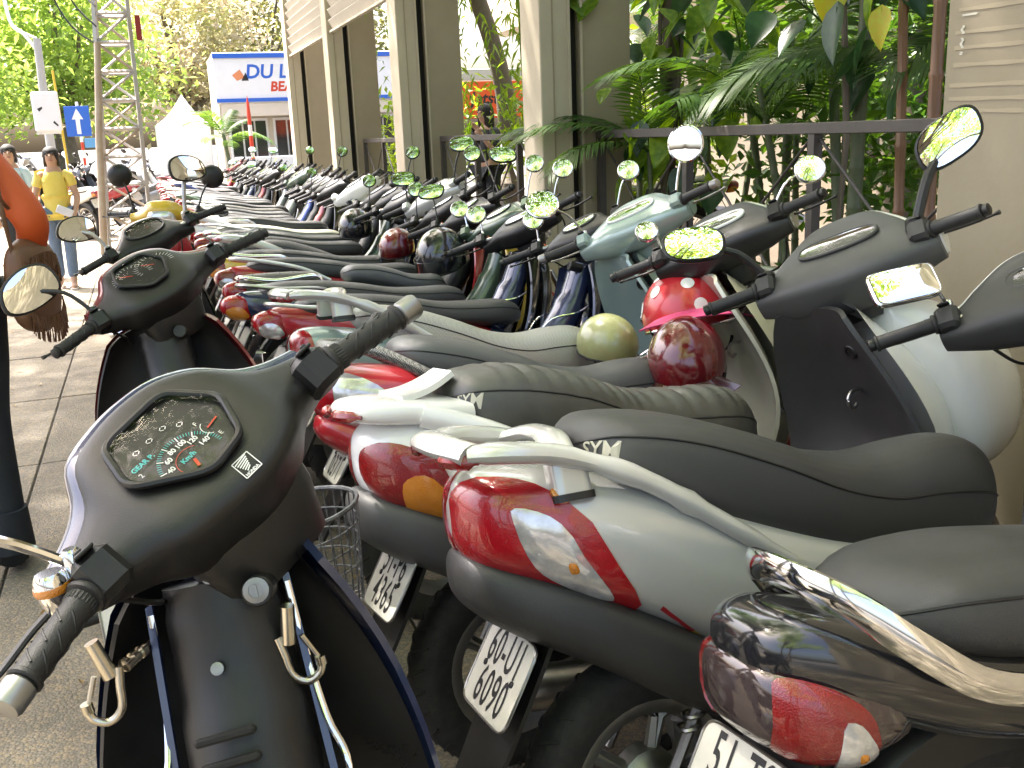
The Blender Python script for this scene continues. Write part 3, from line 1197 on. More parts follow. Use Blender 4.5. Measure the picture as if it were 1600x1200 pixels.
def scooter(name, x, y, hd, lean, st, P):
    root, XR = root_at(name, x, y, hd, lean, P.get('pitch', 0))
    P['scooter'] = True
    head = Vector(P.get('head', (.93, 0, .95)))
    X = steer_mat(st, head)
    pm = P['paint']
    running_gear(root, P, X)
    BL = Loft(P.get('body', BODY_S))
    body = BL.mesh(40, 32).build('tail_body', pm, root, ang=60)
    SL = Loft(P.get('skirt_st', SKIRT_S))
    sk_ = SL.mesh(34, 28).build('tail_skirt', P.get('skirt', DGR), root, ang=60)
    under = MB()
    under.box((.02, 0, .47), (.62, .17, .16), Matrix.Rotation(.25, 4, 'Y'), .03)
    under.build('inner_mudguard', BLK, root)
    fn = P.get('lens')
    if fn:
        fn(root, BL)
    SE, so = seat(root, P.get('seat_st', SEAT_S), P.get('seat', VIN), P.get('piping', BLK), P.get('pipe_v', (.035, .465)), P.get('seat_wav'), nu=P.get('seat_nu', 40))
    if P.get('seat_text'):
        for (tx, tv, tt, ts, tb, turn) in P['seat_text']:
            text_on(SE, tx, tv, tt, ts, tb, .8, .25, turn=turn).build('lettering', CREAM, so, smooth=False)
    if P.get('decal'):
        P['decal'](root, body, BL)
    sp = P.get('spoiler')
    if sp:
        sp(root)
    # plate and mudflap
    flap = MB()
    pt = P.get('plate_tilt', .55)
    pc = P.get('plate_c', (-.405, 0, .555))
    flap.grid(lambda u, v: (-.28 - .30 * sin(pt) * u - .03 * u * u - .02 + (pc[0] + .405), (v - .5) * (.20 - .05 * u), .70 - .36 * u + (pc[2] - .555)), 10, 8, .008)
    flap.build('mudflap', BLK, root)
    plate(root, pc, P.get('plate'), pt)
    # front
    leg_shield(root, P, P.get('inner', DGR), P.get('front', pm), **P.get('shield', {}))
    fx, fs = P.get('fair_x', 0.), P.get('fair_s', 1.)
    Loft([(a[0] + fx + (a[0] - .95) * (fs - 1) * 1.2, a[1], a[2], a[3], a[4] * fs, a[5]) for a in [(.95, 0, .955, .84, .06, 2.6), (1.0, 0, .96, .62, .125, 2.8), (1.07, 0, .94, .48, .165, 2.8), (1.16, 0, .89, .46, .16, 2.6), (1.25, 0, .81, .50, .12, 2.4), (1.30, 0, .71, .58, .05, 2.2)]]).mesh(24, 28).build('front_fairing', P.get('front', pm), root, ang=60)
    fl = MB()
    fl.box((.56, 0, .30), (.36, .31, .05), None, .015)
    fl.box((.57, 0, .33), (.30, .26, .012), None, .004)
    fl.build('floor_board', P.get('floor', DGR), root)
    un = MB()
    for s in (1, -1):
        un.tube(smooth_path([(.36, s * .13, .33), (.55, s * .16, .285), (.72, s * .17, .30), (.80, s * .17, .42)], 4), [.03, .035, .035, .025], 10, flat=.9)
    un.build('side_sill', pm, root)
    lock = MB()
    LF = frame((.855, -.035, .83), (0, -1, 0), (-.35, 0, 1))
    lock.lathe([(.021, -.01), (.021, .006), (.017, .010), (.012, .010), (.012, .006), (.001, .006)], 18, LF)
    lock.build('ignition_lock', BLK, root)
    hk = MB()
    hk.tube(smooth_path([(.91, .0, .72), (.88, 0, .72), (.865, 0, .695), (.88, 0, .675), (.895, 0, .685)], 5), .005, 8)
    hk.build('bag_hook', STL, root)
    controls(root, P, X, XR)
    if P.get('rack'):
        front_carrier(root, P['rack'])
    return root


def lens_big(root, BL):
    """large pointed tail lamp wrapping each rear corner, red with a clear centre"""
    for s in (1, -1):
        f = (lambda v: v) if s < 0 else (lambda v: .5 - v)
        out = [(x, f(v)) for x, v in [(-.4655, .30), (-.40, .335), (-.31, .43), (-.20, .60), (-.28, .68), (-.40, .70), (-.4655, .70)]]
        m = MB().patch(BL, out, .004, .004, rings=6, sub=4)
        o = m.build('tail_lamp', LENSR, root)
        MB().patch(BL, [(x, f(v)) for x, v in [(-.40, .455), (-.345, .465), (-.285, .535), (-.245, .607), (-.31, .612), (-.37, .565)]], .0095, .003, rings=4).build('clear_lens', LENSC, o)
        MB().patch(BL, [(x, f(v)) for x, v in [(-.325, .535), (-.312, .53), (-.305, .55), (-.318, .56)]], .0115, .003, rings=2).build('amber_lens', LENSO, o)
        MB().patch(BL, [(x, f(v)) for x, v in [(-.335, .40), (-.318, .405), (-.312, .43), (-.33, .43)]], .0115, .003, rings=2).build('amber_lens', LENSO, o)


def lens_oval(root, BL):
    """rounded red tail lamp with an amber centre"""
    for s in (1, -1):
        f = (lambda v: v) if s < 0 else (lambda v: .5 - v)
        o = MB().patch(BL, [(x, f(v)) for x, v in [(-.444, .43), (-.40, .425), (-.31, .49), (-.245, .60), (-.255, .67), (-.33, .68), (-.42, .66), (-.447, .56)]], .005, .008, rings=6).build('tail_lamp', LENSD, root)
        MB().patch(BL, [(x, f(v)) for x, v in [(-.385, .525), (-.33, .505), (-.274, .575), (-.264, .64), (-.31, .663), (-.37, .63)]], .0135, .003, rings=4).build('amber_lens', LENSO, o)


def lens_small(root, BL):
    o = MB().patch(BL, [(-.462, .5 - .30), (-.42, .5 - .32), (-.40, .5 - .5), (-.42, .5 - .66), (-.462, .5 - .66)], .004, .003, rings=4).build('tail_lamp', LENSR, root)
    MB().patch(BL, [(-.462, .30), (-.42, .32), (-.40, .5), (-.42, .66), (-.462, .66)], .004, .003, rings=4).build('tail_lamp', LENSR, root)


def lens_clear(root, BL):
    for f in ((lambda v: v), (lambda v: .5 - v)):
        o = MB().patch(BL, [(x, f(v)) for x, v in [(-.45, .34), (-.38, .38), (-.26, .50), (-.28, .60), (-.38, .66), (-.45, .66)]], .004, .005, rings=5).build('tail_lamp', LENSC, root)
        MB().patch(BL, [(x, f(v)) for x, v in [(-.462, .32), (-.435, .34), (-.425, .5), (-.435, .66), (-.462, .66)]], .010, .004, rings=3).build('red_lens', LENSR, o)


def underbone(name, x, y, hd, lean, st, P):
    root, XR = root_at(name, x, y, hd, lean, P.get('pitch', 0))
    head = Vector(P.get('head', (.88, 0, .93)))
    X = steer_mat(st, head)
    pm = P['paint']
    P.setdefault('bar', (.79, 0, 1.0))
    ra, r, tw = running_gear(root, P, X)
    BL = Loft(P.get('body', BODY_U))
    body = BL.mesh(32, 28).build('side_cover', pm, root, ang=60)
    # tail lamp
    tl = Loft(P.get('lamp_st', [(-.535, 0, .755, .735, .02, 2.4), (-.525, 0, .775, .715, .05, 2.8), (-.49, 0, .79, .69, .062, 3), (-.44, 0, .79, .68, .066, 3), (-.40, 0, .78, .69, .05, 3)]))
    t_ = tl.mesh(14, 20).build('tail_lamp', P.get('lamp', LENSR), root)
    if P.get('lamp2'):
        for f in ((lambda v: v), (lambda v: .5 - v)):
            MB().patch(tl, [(-.515, f(.52)), (-.45, f(.50)), (-.43, f(.60)), (-.50, f(.66))], .003, .003, rings=3).build('indicator_lens', P['lamp2'], t_)
    SE, so = seat(root, P.get('seat_st', SEAT_U), P.get('seat', VIN), P.get('piping', BLK), P.get('pipe_v', (.045, .455)), P.get('seat_wav'), nu=P.get('seat_nu', 36))
    sp = P.get('spoiler', lambda r_: spoiler_tube(r_, CHR, .011, .80, .105, -.46, 1., -.1, .72))
    sp(root)
    fender_arc(root, ra, r + .05, .14, -.5, 1.0, BLK, 'rear_mudguard', lip=.07, taper=.95)
    fl = MB()
    fl.grid(lambda u, v: (-.36 - .17 * u - .02 * u * u, (v - .5) * (.145 - .02 * u), .66 - .33 * u), 8, 6, .007)
    fl.build('mudflap', P.get('flap', BLK), root)
    plate(root, P.get('plate_c', (-.465, 0, .585)), P.get('plate'), P.get('plate_tilt', .48))
    if P.get('inds', True):
        for s in (1, -1):
            if not P.get('lamp2'):
                indicator(root, (-.44, s * .075, .68), (0, s, 0))
    # spine
    sp_ = MB()
    sp_.tube(smooth_path([(.36, 0, .60), (.50, 0, .55), (.62, 0, .555), (.72, 0, .66), (.79, 0, .80), (.815, 0, .88)], 5), [.085, .085, .08, .08, .075, .07], 16, flat=[.9, .8, .8, .8, .7, .7])
    sp_.build('frame_spine', P.get('spine', pm), root)
    # leg shield wings
    for s in (1, -1):
        def wing(u, v, g=0., off=0.):
            z = .90 - .60 * u
            x_ = .855 - .20 * u ** 1.25 + .03 * sin(pi * u)
            wi = .055 + .015 * u
            wo_ = (.125 * (1 - u) ** 2 + 2 * .245 * u * (1 - u) * 1.1 + .17 * u * u) * P.get('wing', 1.) + g
            yy = wi + (wo_ - wi) * v
            return (x_ - .085 * v ** 1.8 + off, s * yy, z - .03 * v ** 3 * (1 - u) + (g if u < .3 else 0))
        a = MB().grid(wing, 14, 8, .006 * s)
        o = a.build('leg_shield', P.get('inner', BLK), root)
        b = MB().grid(lambda u, v: wing(u, v, .006, .016), 14, 8, -.01 * s)
        b.build('front_panel', P.get('front', pm), o)
    nose = MB()
    nose.tube(smooth_path([(.87, 0, .90), (.90, 0, .75), (.87, 0, .55), (.80, 0, .42)], 5), [.07, .085, .08, .05], 16, flat=.55, up=(1, 0, 0))
    nose.build('front_cowl', P.get('front', pm), root)
    if P.get('key', True):
        lock = MB()
        LF = frame((.74, -.056, .878), (0, -1, 0), (.3, 0, 1))
        lock.lathe([(.019, -.05), (.019, .002), (.0165, .005), (.011, .005), (.011, .003), (.001, .003)], 18, LF)
        lock.build('ignition_lock', BLK, root)
    controls(root, P, X, XR)
    if P.get('rack'):
        front_carrier(root, P['rack'])
    return root


def pair(shape, shell=BLK, refl=(-.25, -.45, .85), sr=.005, stalk=None, scale=1., offl=(.04, .09, .19), offr=(.04, -.05, .19), **k):
    return [dict(side=1, shape=shape, shell=shell, refl=refl, sr=sr, stalk=stalk, scale=scale, off=offl, **k),
            dict(side=-1, shape=shape, shell=shell, refl=refl, sr=sr, stalk=stalk, scale=scale, off=offr, flip=True, **k)]


def ribs(n, u0, u1, amp):
    def f(u, v):
        if u < u0 or u > u1:
            return 0.
        t = (u - u0) / (u1 - u0) * n
        s = abs((t % 1.) - .5) * 2
        e = min(1, (t if t < 1 else 1), (n - t if n - t < 1 else 1))
        side = max(0., sin(2 * pi * v)) ** .6
        return amp * (1 - s ** 3) * e * side - amp * .5 * e
    return f

# ------------------------------------------------------------------ the row by the columns
ROW = 'motorbikes parked side by side along the columns'


def r1_decal(root, body, BL):
    text_on(BL, -.215, .535, '', .02)
    MB().patch(BL, [(-.165, .585), (-.10, .63), (-.103, .645), (-.168, .60)], .0006, 0, rings=1, smooth=False, sink=0).build('badge', RPRM, body)
    MB().patch(BL, [(-.10, .63), (-.085, .64), (-.088, .655), (-.103, .645)], .0006, 0, rings=1, smooth=False, sink=0).build('badge', YEL, body)


RPRM = mat('badge red', (.45, .02, .03), .35)

LAMP0 = [(-.465, 0, .735, .68, .04, 2.6), (-.452, 0, .755, .65, .080, 3), (-.41, 0, .755, .625, .110, 3.2), (-.345, 0, .735, .615, .122, 3), (-.29, 0, .71, .62, .118, 3), (-.24, 0, .68, .63, .09, 3)]
# nearest in the row: glossy black tail with a flat chrome rail
r0 = underbone('motorbike', 1.09, .90, .04, .14, .62, dict(
    paint=PBLK, near=False, seat=VIN, plate=('51-T2', '8130'), bar=(.80, 0, 1.02), cowl=DGR, wheel='cast',
    body=[(-.455, 0, .775, .735, .03, 2.4), (-.44, 0, .80, .72, .070, 2.8), (-.39, 0, .808, .69, .102, 3), (-.30, 0, .785, .65, .122, 3), (-.16, 0, .742, .59, .132, 3), (0, 0, .705, .55, .135, 3), (.2, 0, .68, .52, .128, 3), (.38, 0, .65, .5, .09, 2.6), (.5, 0, .62, .52, .04, 2.4)],
    lamp_st=LAMP0, lamp=LENSK, lamp2=None, inds=False,
    seat_st=[(-.275, 0, .785, .765, .03, 2.2), (-.262, 0, .808, .745, .085, 2.5), (-.19, 0, .832, .71, .125, 3), (-.05, 0, .828, .68, .145, 3.2), (.1, 0, .806, .665, .148, 3.2), (.25, 0, .782, .65, .14, 3), (.40, 0, .775, .645, .12, 2.8), (.50, 0, .768, .645, .1, 2.6), (.56, 0, .74, .65, .06, 2.4), (.58, 0, .70, .67, .02, 2.2)],
    spoiler=lambda r_: spoiler_tube(r_, CHR, .0095, flat=2.3, half=[(.14, .162, .665), (-.06, .166, .675), (-.19, .160, .705), (-.275, .142, .762), (-.335, .105, .815), (-.375, .05, .845)]),
    plate_c=(-.47, 0, .56), plate_tilt=.5, mirrors=()))
tag(r0, 'nearest motorbike of the row, glossy black tail with flat chrome grab rail', 'motorbike', ROW)
_L = Loft(LAMP0)
for f in ((lambda v: v), (lambda v: .5 - v)):
    o = MB().patch(_L, [(-.448, f(.40)), (-.40, f(.40)), (-.345, f(.47)), (-.33, f(.56)), (-.37, f(.64)), (-.448, f(.64))], .003, .006, rings=5).build('lamp_lens', LENSD, r0)
    MB().patch(_L, [(-.385, f(.50)), (-.355, f(.50)), (-.338, f(.55)), (-.355, f(.62)), (-.385, f(.61))], .010, .004, rings=4).build('clear_lens', LENSC, o)
    MB().patch(_L, [(-.366, f(.54)), (-.356, f(.54)), (-.352, f(.56)), (-.362, f(.57))], .0135, .003, rings=2).build('amber_lens', LENSO, o)

COWL_S = [(a[0] * 1.06, a[1], a[2] * 1.12, a[3] * 1.2, a[4] * 1.15, a[5]) for a in [(-.215, -.035, .026, -.03, .032, 2.6), (-.17, -.035, .034, -.036, .045, 3), (-.13, -.015, .042, -.045, .07, 3.4), (-.07, .012, .05, -.055, .10, 3.6),
          (0, .018, .05, -.06, .108, 3.8), (.07, .012, .05, -.055, .10, 3.6), (.13, -.015, .042, -.045, .07, 3.4), (.17, -.035, .034, -.036, .045, 3), (.215, -.035, .026, -.03, .032, 2.6)]]
r1 = scooter('scooter', .88, 1.38, .04, .15, .62, dict(
    plate_c=(-.41, 0, .52), paint=PSIL, skirt=DGR, seat=VIN, lens=lens_big, plate=('60-U1', '6090'), spoiler=lambda r_: spoiler_hole(r_, PSIL),
    seat_text=[(-.232, .475, 'SYM', .042, .0006, -.1)], bar=(.90, 0, 1.04), shield=dict(top=(1.06, .93), bot=(.96, .28)), fair_x=.2, cowl=DGR, cowl_st=COWL_S, rim=PWHT, decal=r1_decal, bar_end=BLK,
    pipe_v=(lambda u: .075 - .12 * max(0, u - .25), lambda u: .425 + .12 * max(0, u - .25)), grip_ln=.13,
    mirrors=[dict(side=1, shape='rect', shell=CHR, stalk=CHR, sr=.0045, off=(-.115, .01, .065), refl=(.1, -.35, .9), depth=.02, roll=.24, scale=1.15,),
             dict(side=-1, shape='rect', shell=CHR, stalk=CHR, sr=.0045, off=(.06, -.06, .2), depth=.02, flip=True)]))
tag(r1, 'silver scooter with large red and clear tail lamp and plate 60-U1 6090', 'scooter', ROW)

BODY_S2 = [(a[0] + .015, a[1], a[2] - .03, a[3] - .035, a[4], a[5] + .3) for a in BODY_S]
SKIRT_S2 = [(a[0] + .0, a[1], a[2] - .035, a[3] - .045, a[4] + .004, a[5]) for a in SKIRT_S]
SEAT_S2 = [(-.255, 0, .875, .83, .03, 2.2), (-.245, 0, .905, .80, .075, 2.4), (-.20, 0, .925, .76, .115, 2.8), (-.09, 0, .918, .72, .135, 3), (.03, 0, .888, .68, .14, 3), (.12, 0, .852, .64, .138, 2.8),
           (.20, 0, .822, .61, .13, 2.6), (.32, 0, .806, .59, .118, 2.5), (.44, 0, .795, .57, .105, 2.4), (.51, 0, .762, .575, .075, 2.3), (.545, 0, .70, .60, .02, 2.2)]
r2 = scooter('scooter', .80, 1.88, .09, .14, .64, dict(
    paint=PWHT, skirt=MGR, seat=VIN2, lens=lens_oval, plate=('51-P6', '4365'), body=BODY_S2, skirt_st=SKIRT_S2, seat_st=SEAT_S2, seat_nu=120, seat_wav=ribs(17, .22, .9, .010),
    spoiler=lambda r_: spoiler_wing(r_, PWHT), seat_text=[(-.228, .47, 'SYM', .036, .0005, -.1)], pipe_v=(.06, .44),
    bar=(.86, 0, 1.05), cowl=MATS['mid grey plastic'], switch_m=DGR, cowl_st=[(a[0] * 1.04, a[1] + .004, a[2] * 1.08, a[3] * 1.25, a[4] * 1.2, a[5] + .6) for a in COWL_S], rim=PWHT, inner=DGR, front=PWHT, fair_s=1.22, fair_x=.0, dial_outline=ngon(30, .10, .034, 2.6), dial_off=(0, .012, 0), dial_n=.0575, plate_c=(-.405, 0, .505), plate_tilt=.55,
    mirrors=[dict(side=1, shape='oval', shell=BLK, sr=.010, off=(-.17, .08, .11), refl=(-.1, -.3, .95), depth=.04, roll=.05),
             dict(side=-1, shape='tilt', shell=BLK, sr=.013, off=(.10, -.02, .20), refl=(-.44, -.74, .5), depth=.04, roll=.62, scale=1.1)]))
tag(r2, 'white scooter with ribbed grey seat, amber-centred tail lamp and plate 51-P6 4365', 'scooter', ROW)

r3 = scooter('scooter', .84, 2.60, .03, .12, .70, dict(
    paint=PRED, skirt=PRED, seat=VING, lens=lens_clear, plate=('52-P9', '0371'), inner=PCHA, front=PCHA,
    body=[(a[0], a[1], a[2] - .07, a[3] - .06, a[4] * .95, a[5]) for a in BODY_S], skirt_st=[(a[0], a[1], a[2] - .07, a[3] - .05, a[4] * .9, a[5]) for a in SKIRT_S],
    seat_st=[(a[0] * .97, a[1], a[2] - .075, a[3] - .04, a[4], a[5]) for a in SEAT_S],
    spoiler=lambda r_: (spoiler_tube(r_, WOV, .021, .855, .125, -.42, .8, .03, .66)),
    bar=(.82, 0, 1.05), cowl=BLK, cowl_st=COWL_S, rim=PCHA, light_dial=True, bezel=PWHT, dial_outline=ngon(30, .09, .032, 2.6), dial_n=.052, bar_end=BLK, plate_c=(-.41, 0, .55),
    rack=(.70, 0, .72),
    mirrors=[dict(side=1, shape='small', shell=CHR, stalk=CHR, sr=.004, off=(-.06, -.02, .07), refl=(-.1, -.2, .95), depth=.02),
             dict(side=-1, shape='small', shell=CHR, stalk=CHR, sr=.004, off=(.09, -.06, .10), refl=(-.2, -.4, .8), depth=.02, scale=1.2)]))
tag(r3, 'red-tailed scooter with woven silver grab rail, charcoal seat and plate 52-P9 0371', 'scooter', ROW)

r4 = scooter('scooter', .86, 3.22, .05, .12, .70, dict(
    paint=PTEA, skirt=PTEA, seat=VINS, lens=lens_small, plate=None, inner=PTEA, front=PTEA,
    body=[(a[0], a[1], a[2] - .07, a[3] - .06, a[4] * .95, a[5]) for a in BODY_S], skirt_st=[(a[0], a[1], a[2] - .07, a[3] - .05, a[4] * .9, a[5]) for a in SKIRT_S],
    seat_st=[(a[0] * .97, a[1], a[2] - .08, a[3] - .04, a[4], a[5]) for a in SEAT_S],
    spoiler=lambda r_: spoiler_hole(r_, PSIL),
    bar=(.82, 0, 1.05), cowl=PTEA, cowl_st=COWL_S, rim=PTEA, light_dial=True, bezel=PWHT, dial_outline=ngon(30, .095, .036, 2.6), dial_n=.052, silver_end=True, bar_end=ALU, lever_m=ALU, switch_m=PTEA, plate_c=(-.41, 0, .55),
    mirrors=[dict(side=1, shape='big', shell=CHR, stalk=CHR, sr=.005, off=(-.16, .02, .13), refl=(-.1, -.25, .95), depth=.025, scale=.95),
             dict(side=-1, shape='big', shell=CHR, stalk=CHR, sr=.005, off=(.03, -.04, .18), refl=(-.9, -.5, .1), depth=.025)]))
tag(r4, 'pale teal scooter with silver textured seat and round chrome mirrors', 'scooter', ROW)

# ---- underbones further along: five makes, then copies with their own paint
r5 = underbone('motorbike', .84, 3.66, .02, .13, .68, dict(
    paint=PRED, seat=VIN, lamp=LENSR, lamp2=LENSC, front=PNAV, inner=PNAV, spine=PNAV, cowl=BLK, red_switch=True, wheel='cast', pitch=.02, rack=(.62, 0, .60), dial_outline=ngon(30, .075, .04, 2.6), spoiler=lambda r_: spoiler_tube(r_, PSIL, .012, .81, .105, -.47, .7, -.1, .72),
    mirrors=pair('small', CHR, stalk=CHR, sr=.004, scale=1.15, offl=(-.02, .0, .10), offr=(.04, -.04, .15))))
tag(r5, 'motorbike with red tail and dark blue leg shields beyond the teal scooter', 'motorbike', ROW)
r6 = underbone('motorbike', .76, 4.14, .04, .12, .72, dict(
    paint=PNAV, seat=VIN, lamp=LENSR, lamp2=LENSO, front=PBLK, inner=BLK, cowl=BLK, red_switch=True, pitch=.02, rack=(.62, 0, .60), flap=BLK,
    spoiler=lambda r_: spoiler_tube(r_, STL, .013, .825, .11, -.45, .7, -.05, .72),
    mirrors=pair('small', CHR, stalk=CHR, sr=.004, scale=1.2, offl=(-.02, .02, .10), offr=(.04, -.04, .15))))
tag(r6, 'dark blue tailed motorbike with black seat and steel grab rail', 'motorbike', ROW)
r7 = underbone('motorbike', .80, 4.56, .0, .14, .64, dict(
    paint=PGRN, seat=VING, lamp=LENSR, front=PYEL, inner=BLK, cowl=PGRN, rim=PCHA, pitch=.02, flap=PGRN,
    seat_st=[(a[0] * .55 + .22, a[1], a[2], a[3], a[4], a[5]) for a in SEAT_U],
    mirrors=pair('small', CHR, stalk=CHR, sr=.004, scale=1.2, offl=(-.03, .02, .10), offr=(.04, -.03, .17))))
tag(r7, 'old green motorbike with a short single seat and a separate rear pad', 'motorbike', ROW)
pd = Loft([(-.46, 0, .80, .77, .05, 3), (-.44, 0, .815, .76, .085, 3.5), (-.3, 0, .82, .755, .095, 3.5), (-.14, 0, .815, .755, .09, 3.5), (-.10, 0, .80, .765, .06, 3)])
pdo = pd.mesh(16, 24).build('rear_pad', VINT, r7)
pk = MB()
for k in range(4):
    x = -.40 + k * .06
    pk.tube([pd.S(pd.ux(x), v) + Vector((0, 0, .0008)) for v in (.1, .18, .25, .32, .4)], .0016, 5)
pk.build('stitching', INK, pdo)
rr_ = MB()
rr_.tube([(-.15, -.1, .765), (-.47, -.1, .765), (-.47, .1, .765), (-.15, .1, .765)], .007, 8)
rr_.tube([(-.3, -.1, .765), (-.2, -.1, .62)], .006, 8)
rr_.tube([(-.3, .1, .765), (-.2, .1, .62)], .006, 8)
rr_.build('rear_rack', CHR, r7)

# templates for the rest of the row (each stands at a place of its own)
rA = underbone('motorbike', .80, 5.06, .03, .13, .70, dict(
    paint=PRED, seat=VIN, lamp=LENSD, lamp2=LENSC, front=PRED, inner=BLK, spine=BLK, cowl=BLK, wheel='cast', pitch=.02, red_switch=True,
    spoiler=lambda r_: spoiler_tube(r_, PWHT, .014, .835, .112, -.44, .75, .02, .70),
    mirrors=pair('tilt', BLK, sr=.004, offl=(.0, .07, .17), offr=(.05, -.05, .2), scale=.9)))
rB = underbone('motorbike', .78, 5.50, -.02, .15, .66, dict(
    paint=PYEL, seat=VIN, lamp=LENSD, lamp2=LENSO, front=PBLK, inner=BLK, cowl=BLK, rim=PSIL, pitch=.02, light_dial=True,
    spoiler=lambda r_: spoiler_tube(r_, CHR, .012, .815, .11, -.46, 1, -.06, .71),
    mirrors=pair('round', BLK, sr=.004, offl=(.02, .06, .17), offr=(.05, -.03, .21), scale=.9)))
rC = scooter('scooter', .84, 5.96, .03, .12, .66, dict(
    paint=PSIL, skirt=DGR, seat=VIN, lens=lens_small, plate=None, front=PSIL, inner=BLK,
    body=[(a[0], a[1], a[2] - .06, a[3] - .06, a[4] * .95, a[5]) for a in BODY_S], skirt_st=[(a[0], a[1], a[2] - .06, a[3] - .05, a[4] * .9, a[5]) for a in SKIRT_S],
    seat_st=[(a[0] * .97, a[1], a[2] - .09, a[3] - .05, a[4], a[5]) for a in SEAT_S], spoiler=lambda r_: spoiler_wing(r_, PSIL),
    bar=(.83, 0, 1.03), cowl=PSIL, cowl_st=COWL_S, rim=PSIL, dial_n=.052, mirrors=pair('oval', BLK, sr=.006, offl=(.0, .06, .16), offr=(.06, -.04, .21), scale=.95)))
index_kids()
KINDS = [('black', PBLK), ('red', PRED), ('navy blue', PNAV), ('silver', PSIL), ('grey', PGRY), ('maroon', PMAR), ('blue', PBLU), ('green', PGRN), ('white', PWHT)]
SEATS = [('black seat', VIN), ('black seat', VIN), ('charcoal seat', VING), ('grey seat', VIN2), ('black seat', VIN)]
ORD = ['ninth', 'tenth', 'eleventh', 'twelfth', 'thirteenth', 'fourteenth', 'fifteenth', 'sixteenth', 'seventeenth', 'eighteenth', 'nineteenth', 'twentieth', '21st', '22nd', '23rd', '24th', '25th', '26th', '27th', '28th', '29th',
       '30th', '31st', '32nd', '33rd', '34th', '35th', '36th', '37th', '38th']
tag(rA, 'motorbike with a red tail and wide white grab rail, ninth in the row', 'motorbike', ROW)
tag(rB, 'motorbike with a yellow tail cover and black seat, tenth in the row', 'motorbike', ROW)
tag(rC, 'silver scooter with black seat, eleventh in the row', 'scooter', ROW)
rng = random.Random(11)
yy = 6.42
for i in range(26):
    src = (rA, rB, rA, rC, rB, rA, rB)[i % 7]
    pn, pm_ = KINDS[(i * 5 + 2) % len(KINDS)]
    sn, sm = SEATS[i % 5]
    if i == 2:
        sn, sm = 'cream covered seat', CLOTHS
    base = {rA: PRED, rB: PYEL, rC: PSIL}[src]
    c = copy_tree(src, None, {base: pm_, VIN: sm, PBLK: pm_}, () if i % 5 == 1 else ('mirror',))
    c.location = (.80 + rng.uniform(-.10, .08), yy, 0)
    c.rotation_euler = (-rng.uniform(.09, .16), .02, rng.uniform(-.06, .07))
    kind = 'scooter' if src is rC else 'motorbike'
    c['label'] = '%s %s with %s, %s in the row from the camera' % (pn, kind, sn, ORD[i + 3])
    yy += rng.uniform(.42, .56) + (.0 if i < 14 else .06)

# ---- left-hand bikes, parked nose away from the camera beside the row
LG = 'motorbikes parked nose-on at the left of the row'
COWL_H = [(-.205, -.035, .024, -.032, .030, 2.6), (-.17, -.034, .031, -.04, .042, 3), (-.135, -.028, .039, -.05, .062, 3.2), (-.10, -.016, .047, -.058, .096, 5), (-.05, -.012, .049, -.064, .110, 6),
          (0, -.012, .050, -.066, .115, 6.5), (.05, -.012, .049, -.064, .110, 6), (.095, -.016, .046, -.056, .088, 5), (.13, -.026, .037, -.046, .056, 3.2), (.165, -.032, .029, -.038, .038, 3), (.205, -.034, .023, -.032, .029, 2.6)]
l0 = underbone('motorbike', .028, .405, 1.405, .154, .78, dict(
    wing=.98, ys=.93, grip_ln=.12,
    paint=PNAV, near=True, seat=VIN, front=PNAV, inner=BLK, spine=BLK, cowl=BLK, cowl_st=COWL_H, rim=PNAV, bar=(.79, 0, 1.015), cowl_c=(.835, 0, 1.035), tilt=R(36),
    dial_outline=rounded(HEX, 4, .22), dial_style='honda', dial_off=(0, .002, 0), dial_n=.0515, bezel=BLK, silver_end=True, bar_end=ALU, red_switch=True, switch_m=BLK,
    neck=((.0, -.015, .108, .055), (-.06, -.03, .102, .055), (-.11, -.035, .096, .055), (-.18, -.02, .084, .05)), head=(.88, 0, .95),
    mirrors=[dict(side=1, shape='round', shell=CHR, stalk=CHR, sr=.006, off=(-.10, .20, .10), depth=.02)]))
tag(l0, 'black handlebars, speedometer and leg shields of the nearest motorbike at left', 'motorbike', LG)
l1 = underbone('motorbike', .06, 2.27, 1.48, .15, .55, dict(
    wing=1.22,
    paint=PBLK, near=True, seat=VIN, front=PMAR, inner=BLK, spine=BLK, cowl=BLK, cowl_st=COWL_H, rim=PMAR, bar=(.79, 0, 1.0), cowl_c=(.835, 0, 1.02), tilt=R(36),
    dial_outline=rounded(HEX, 4, .22), dial_style='plain', dial_n=.0515, bezel=BLK, red_switch=True, switch_m=BLK, bar_end=RUB,
    neck=((.0, -.015, .108, .055), (-.06, -.03, .102, .055), (-.11, -.035, .096, .055), (-.18, -.02, .084, .05)),
    mirrors=[dict(side=1, shape='pent', shell=BLK, sr=.006, off=(.02, .15, .095), refl=(.6, -.75, .35), depth=.03, roll=.45, scale=1.15)]))
tag(l1, 'second motorbike from the camera at left, black handlebar cover and leg shields', 'motorbike', LG)
l2 = underbone('motorbike', .07, 4.05, 1.5, .14, .45, dict(
    paint=PBLK, seat=VIN, front=PBLK, inner=BLK, spine=BLK, cowl=BLK, rim=mat('amber screen', (.22, .07, .012), .15, coat=1.), bar=(.79, 0, 1.0), tilt=R(36), dial_outline=ngon(30, .09, .05, 2.3), dial_n=.047, bezel=DGR,
    mirrors=[dict(side=1, shape='pent', shell=BLK, stalk=STL, sr=.009, off=(.02, .11, .11), refl=(.7, -.65, .28), depth=.035, scale=1.15),
             dict(side=-1, shape='pent', shell=BLK, stalk=STL, sr=.010, off=(.03, -.06, .20), refl=(.75, -.6, .28), depth=.035, flip=True, scale=1.2)]))
tag(l2, 'third motorbike at left with oval instrument dial and two black mirrors on grey stems', 'motorbike', LG)
